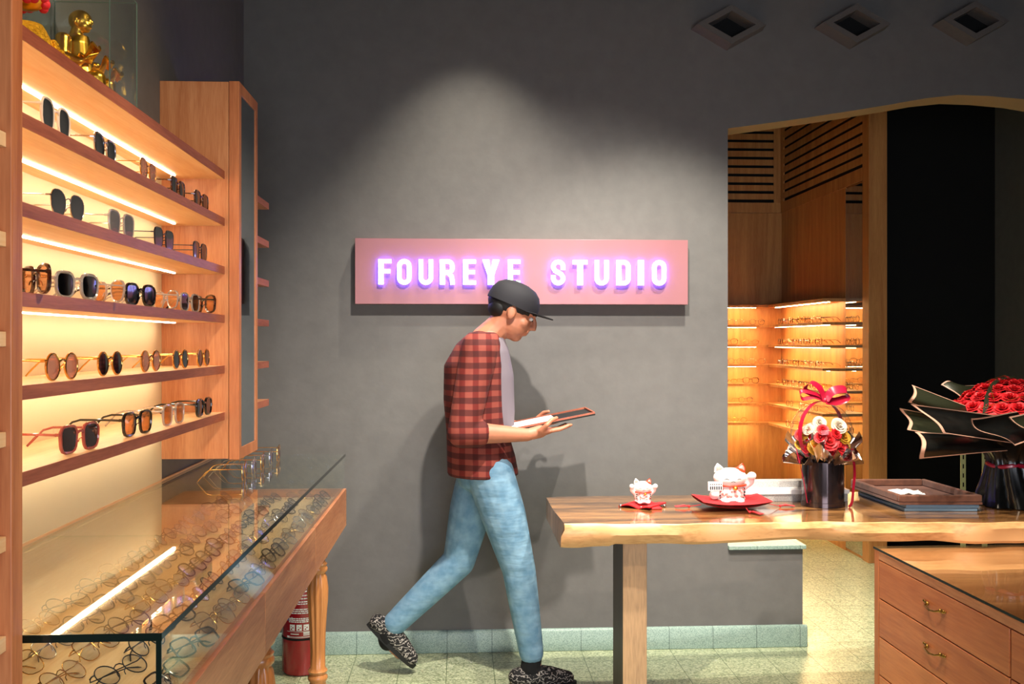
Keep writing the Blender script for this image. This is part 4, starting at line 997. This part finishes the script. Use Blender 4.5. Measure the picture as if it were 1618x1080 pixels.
# ------------------------------------------------------------------ display box with golden figurines, top left
SZ = SB[0]+ST
t = thing('glass_display_box', (-.86, 2.21, SZ), 'clear glass box on the top shelf around a golden seated figure', 'display box')
g0, g1, h0, h1, gh = -.945, -.757, 2.125, 2.30, .245
for a in ((g0, g1, h0, h0+.004, SZ, SZ+gh), (g0, g1, h1-.004, h1, SZ, SZ+gh), (g0, g0+.004, h0+.004, h1-.004, SZ, SZ+gh), (g1-.004, g1, h0+.004, h1-.004, SZ, SZ+gh), (g0, g1, h0, h1, SZ+gh, SZ+gh+.004)):
    obj('glass_panel', BX(*a), M['glass'], t, smooth=False)
M['gedge'] = mat('glass_pale_green_edge', '56695c', .2)
b = B()
for x in (g0, g1):
    for y in (h0, h1): box(b, x-.001, x+.001, y-.001, y+.001, SZ, SZ+gh+.004)
for y in (h0, h1): box(b, g0, g1, y-.0008, y+.0008, SZ+gh+.003, SZ+gh+.005)
for x in (g0, g1): box(b, x-.0008, x+.0008, h0, h1, SZ+gh+.003, SZ+gh+.005)
obj('green_glass_edges', b, M['gedge'], t, smooth=False)
fx, fy = -.868, 2.19
t = thing('golden_figurine', (fx, fy, SZ), 'shiny golden figurine of a seated bald man inside the glass box', 'figurine')
b = B()
loft(b, [(fx, fy, SZ+.002, .035, .03), (fx, fy, SZ+.05, .042, .034), (fx-.004, fy, SZ+.10, .036, .028), (fx-.004, fy, SZ+.135, .034, .028), (fx+.0, fy, SZ+.155, .026, .018)], 20)
chain(b, [(fx, fy, SZ+.15), (fx+.006, fy, SZ+.175)], [.013, .012]); ell(b, (fx+.010, fy, SZ+.195), (.022, .018, .027)); ell(b, (fx+.018, fy-.002, SZ+.182), (.014, .013, .015))
ell(b, (fx+.031, fy-.001, SZ+.190), (.005, .004, .007)); ell(b, (fx+.027, fy, SZ+.177), (.006, .007, .003)); ell(b, (fx+.026, fy-.008, SZ+.199), (.004, .004, .003)); ell(b, (fx+.006, fy-.018, SZ+.190), (.005, .003, .009)); ell(b, (fx+.02, fy, SZ+.170), (.009, .008, .006))
chain(b, [(fx-.012, fy-.030, SZ+.140), (fx-.010, fy-.036, SZ+.095), (fx+.022, fy-.034, SZ+.080)], [.014, .012, .009]); chain(b, [(fx-.004, fy+.030, SZ+.140), (fx, fy+.036, SZ+.095), (fx+.03, fy+.030, SZ+.09)], [.014, .012, .009])
chain(b, [(fx, fy-.02, SZ+.03), (fx+.05, fy-.03, SZ+.04), (fx+.055, fy-.03, SZ+.01)], [.02, .018, .014]); chain(b, [(fx, fy+.02, SZ+.03), (fx+.05, fy+.03, SZ+.04), (fx+.055, fy+.03, SZ+.01)], [.02, .018, .014])
for k in range(5): chain(b, [(fx+.024+k*.003, fy-.036+k*.004, SZ+.08), (fx+.034+k*.003, fy-.040+k*.004, SZ+.084+k*.003), (fx+.040+k*.003, fy-.038+k*.004, SZ+.094+k*.003)], [.0035, .003, .0022], 6)
for v in b.verts: v.co = Vector((fx+(v.co.x-fx)*1.15+.012, fy+(v.co.y-fy)*1.05, SZ+(v.co.z-SZ)*.87))
remesh(obj('body', b, M['gold'], t), .0019, 2)
b = B()
for dx, dz, yy in ((.050, .075, -.02), (.072, .050, .0), (.078, .035, .04)):
    sheet(b, lambda u, v, dx=dx, dz=dz, yy=yy: (fx+dx-.02+.035*u+.008*math.sin(v*3), fy+yy-.016+.03*v, SZ+dz+.035*u+.008*math.sin(u*9+v*4)), 8, 6, .004)
obj('golden_wings', b, M['gold'], t, label='wing shaped golden scrolls')
b = B(); random.seed(11)
for k in range(46):
    a = random.uniform(0, 6.28); rr_ = random.uniform(0, 1); x = fx+.055+.035*rr_*math.cos(a); y = fy+.02+.055*rr_*math.sin(a)
    ell(b, (x, min(max(y, 2.135), 2.285), SZ+random.uniform(.008, .045)*(1.2-rr_)), (random.uniform(.006, .014),)*3, seg=8)
obj('golden_heap', b, M['gold'], t, label='heap of golden nuggets')
# gold pot thing with red bow at far left
px_, py_ = -.86, 1.96
t = thing('golden_ornament', (px_, py_, SZ), 'textured golden ornament with red bow at the top left corner', 'ornament')
b = B(); lathe(b, [(.03, 0), (.050, .008), (.054, .03), (.046, .055), (.036, .075), (.03, .085)], (px_, py_, SZ), 28); obj('body', b, M['goldrough'], t)
b = B(); ell(b, (px_, py_, SZ+.145), (.042, .04, .032)); obj('head', b, M['gold'], t)
b = B()
for k in range(26): a = k*2.4; ell(b, (px_+.035*math.cos(a), py_+.035*math.sin(a), SZ+.138+.012*math.sin(k*1.7)), (.010, .010, .010), seg=8)
obj('red_beads', b, M['red'], t)
ribbon3('red_bow', [(px_+.03, py_-.03, SZ+.13), (px_+.075, py_-.04, SZ+.175), (px_+.09, py_-.03, SZ+.145), (px_+.05, py_-.03, SZ+.135)], .022, M['red'], t)
b = B()
for k in range(60):
    a = random.uniform(0, 6.28); r_ = random.uniform(0, .045); ell(b, (px_+.045+r_*math.cos(a)*.8, py_+.02+r_*math.sin(a), SZ+.008+random.uniform(0, .05)*(1-r_/.05)), (.008, .008, .007), seg=7)
obj('gold_nuggets', b, M['goldrough'], t)
b = B(); lathe(b, [(.014, 0), (.010, .006), (.006, .02), (.006, .035), (.03, .045), (.034, .052), (.030, .052), (.010, .046)], (-.865, 2.06, SZ), 24)
tag(obj('gold_dish', b, M['gold']), 'small golden footed dish between the ornament and the glass box', 'dish')

# ------------------------------------------------------------------ person walking right
PY = 3.94
pr = thing('person', (.15, PY, 0), 'person in black cap, red plaid shirt and light jeans walking right with a tray', 'person')
hc = Vector((.215, PY, 1.508)); HR = Matrix.Rotation(math.radians(24), 4, 'Y')
def hp(x, y, z): return hc+(HR @ Vector((x, y, z)))
b = B()
loft(b, [(.085, PY, .86, .115, .155), (.075, PY, 1.0, .100, .140), (.065, PY, 1.15, .105, .155), (.065, PY, 1.30, .105, .165), (.085, PY, 1.38, .075, .13), (.105, PY, 1.42, .05, .07)], 24)
chain(b, [(.10, PY, 1.39), (.165, PY, 1.455), (.185, PY, 1.485)], [.062, .054, .055])
ell(b, hp(-.012, 0, .022), (.098, .076, .086), (0, math.radians(24), 0)); ell(b, hp(.022, 0, -.035), (.066, .062, .075), (0, math.radians(24), 0)); ell(b, hp(.052, 0, -.088), (.026, .030, .020)); ell(b, hp(.070, 0, .03), (.024, .048, .03))
tube(b, [hp(.086, 0, .018), hp(.102, 0, -.008), hp(.108, 0, -.026), hp(.086, 0, -.036)], [.008, .011, .014, .010], 10)
ell(b, hp(.084, 0, -.054), (.013, .024, .006)); ell(b, hp(.082, 0, -.065), (.012, .021, .007))
for s in (-1, 1): ell(b, hp(-.006, s*.077, -.008), (.018, .008, .030), (0, .3, 0)); ell(b, hp(.055, s*.042, -.025), (.022, .02, .02))
arms = {}
for s in (-1, 1):
    sh_, el_, wr_ = Vector((.075, PY+s*.185, 1.355)), Vector((.010, PY+s*.225, 1.035)), Vector((.262, PY+s*.165, 1.020))
    arms[s] = (sh_, el_, wr_); chain(b, [sh_, el_, el_.lerp(wr_, .3), wr_], [.052, .040, .042, .026], 14)
    # hand under the tray edge: palm, four fingers below, thumb over the rim
    pc = wr_+Vector((.055, -s*.012, .012))
    caps(b, wr_, pc, .024, .026); ell(b, pc+Vector((.014, 0, 0)), (.045, .040, .015), (0, -.19, 0))
    for k in range(4):
        yk = pc.y+s*(.028-.019*k)*1.0; ln = (.066, .076, .073, .058)[k]; q = Vector((pc.x+.046, yk, pc.z+.006))
        chain(b, [q, q+Vector((ln*.45, -s*.006, .004)), q+Vector((ln*.80, -s*.010, .013)), q+Vector((ln, -s*.012, .0195))], [.0095, .0088, .0080, .0070], 8)
    q = pc+Vector((.0, s*.032, .006)); chain(b, [q, q+Vector((.020, s*.016, .022)), q+Vector((.042, s*.004, .043)), q+Vector((.062, -s*.012, .0485))], [.013, .0105, .0095, .008], 8)
LEG = {-1: [Vector((.115, PY-.085, .90)), Vector((.235, PY-.085, .475)), Vector((.292, PY-.08, .10))], 1: [Vector((.095, PY+.085, .90)), Vector((-.005, PY+.09, .47)), Vector((-.285, PY+.09, .20))]}
for s in (-1, 1): h_, k_, a_ = LEG[s]; chain(b, [h_, k_, k_.lerp(a_, .3), a_], [.080, .052, .050, .031], 14)
# feet
chain(b, [(.292, PY-.08, .09), (.275, PY-.08, .045), (.38, PY-.083, .040)], [.036, .030, .026]); chain(b, [(-.285, PY+.09, .19), (-.31, PY+.09, .155), (-.25, PY+.09, .09)], [.036, .030, .026])
remesh(obj('body', b, M['skin'], pr), .0042, 4)
# clothing
b = B(); loft(b, [(.094, PY, .845, .146, .186), (.086, PY, .92, .140, .182), (.070, PY, 1.02, .126, .164), (.060, PY, 1.15, .128, .172), (.058, PY, 1.29, .124, .182), (.078, PY, 1.375, .095, .155), (.100, PY, 1.425, .062, .078)], 30)
for s in (-1, 1):
    sh_, el_, wr_ = arms[s]; chain(b, [sh_+Vector((0, -s*.02, 0)), el_, el_.lerp(wr_, .22)], [.075, .060, .056], 16)
shirt = remesh(obj('plaid_shirt', b, M['plaid'], pr), .006, 6)
b = B(); loft(b, [(.118, PY, .98, .100, .10), (.112, PY, 1.10, .112, .11), (.108, PY, 1.25, .112, .11), (.120, PY, 1.35, .080, .10), (.125, PY, 1.405, .055, .072)], 24); remesh(obj('undershirt', b, M['tee'], pr, label='grey shirt showing at the chest'), .006, 6)
b = B(); loft(b, [(.115, PY, .74, .02, .04), (.108, PY, .80, .11, .14), (.098, PY, .88, .130, .168), (.092, PY, .925, .122, .160)], 24)
for s in (-1, 1):
    h_, k_, a_ = LEG[s]; end = k_.lerp(a_, .90 if s < 0 else .96); chain(b, [h_+Vector((0, 0, -.03)), h_.lerp(k_, .5), k_, k_.lerp(a_, .35), end], [.098, .090, .068, .062, .050], 18)
remesh(obj('jeans', b, M['denim'], pr), .006, 5)
for s, pth, rd in ((-1, [(.290, PY-.08, .125), (.283, PY-.08, .075), (.30, PY-.08, .055)], [.040, .042, .040]), (1, [(-.272, PY+.09, .215), (-.305, PY+.09, .175), (-.30, PY+.09, .14)], [.040, .042, .040])):
    b = B(); chain(b, pth, rd); remesh(obj('sock', b, M['sock'], pr), .004, 3)
def shoe(o, ang, side):
    m_ = Matrix.Translation(Vector(o)) @ Matrix.Rotation(ang, 4, 'Y')
    def q(x, y, z): return m_ @ Vector((x, y, z))
    b = B(); chain(b, [q(-.045, 0, .038), q(.02, 0, .045), q(.09, -.003*side, .036), q(.155, -.006*side, .028)], [.037, .043, .041, .030], 14)
    ell(b, q(-.01, 0, .05), (.05, .036, .028)); for_ = obj('shoe', b, M['paisley'], pr, label='black canvas shoe with pale swirling pattern'); remesh(for_, .004, 3)
    b = B(); n = 26
    ol = [(.06+.135*math.cos(2*PI*k/n), (.040+.006*math.cos(2*PI*k/n))*math.sin(2*PI*k/n)) for k in range(n)]
    prism(b, ol, lambda x, y: q(x-.001, y, .0), lambda x, y: q(x, y, .018)); obj('shoe_sole', b, M['sole'], for_)
shoe((.275, PY-.08, .002), 0, -1); shoe((-.335, PY+.09, .158), math.radians(44), 1)
# cap, hair, face
b = B(); ell(b, hp(-.016, 0, .03), (.102, .081, .080), (0, math.radians(24), 0)); ell(b, hp(-.052, 0, -.004), (.052, .070, .050)); 
hr = obj('hair', b, M['hair'], pr); 
b = B()
m_ = Matrix.Translation(hc) @ HR
prof = [(1.0, .02), (1.0, .04), (.96, .066), (.84, .092), (.62, .111), (.3, .121), (.02, .123)]
rings = [[b.verts.new(m_ @ Vector((-.012+.110*r*math.cos(2*PI*k/28), .089*r*math.sin(2*PI*k/28), z))) for k in range(28)] for r, z in prof]
for a, c in zip(rings, rings[1:]):
    for k in range(28): b.faces.new((a[k], a[(k+1) % 28], c[(k+1) % 28], c[k]))
b.faces.new(rings[0][::-1]); b.faces.new(rings[-1]); cp = obj('cap', b, M['cap'], pr)
b = B(); sheet(b, lambda u, v: tuple(m_ @ Vector((-.012+(.108+.070*v)*math.cos((u-.5)*2.0)*(1), (.089+.004*v)*math.sin((u-.5)*2.0), .030+.006*v-.010*((u-.5)*2)**2))), 16, 5, .003); obj('cap_brim', b, M['cap'], cp)
for s in (-1, 1):
    b = B(); ell(b, hp(.080, s*.030, .002), (.009, .013, .008)); ey_ = obj('eye', b, M['white'], pr); b = B(); ell(b, hp(.0865, s*.030, -.001), (.004, .006, .006), seg=10); obj('iris', b, M['ink'], ey_)
    b = B(); tube(b, [hp(.088, s*.015, .020), hp(.090, s*.030, .024), hp(.080, s*.046, .020)], .004, 6); obj('eyebrow', b, M['hair'], pr)
# tray held in both hands
tr = thing('serving_tray', (.355, PY, 1.06), 'thin dark tray held out level by the walking person', 'tray', rot=(0, math.radians(-11), 0))
b = B(); box(b, -.175, .185, -.145, .145, .0, .006); o = obj('tray_base', b, M['walldark'], tr, local=True, bevel=.001)
b = B()
for a in ((-.175, .185, -.145, -.139), (-.175, .185, .139, .145), (-.175, -.169, -.139, .139), (.179, .185, -.139, .139)): box(b, *a, .006, .013)
obj('tray_rim', b, M['woodedge'], tr, local=True)
b = B(); box(b, -.15, .03, -.12, .10, .0062, .012); tag(obj('white_card', b, M['paper']), 'pale card lying on the tray held by the person', 'card')
o = bpy.data.objects['white_card']; o.location = Vector((.355, PY, 1.06))+Matrix.Rotation(math.radians(-11), 3, 'Y') @ Vector((-.06, -.01, .0062)); o.rotation_euler = (0, math.radians(-11), 0)
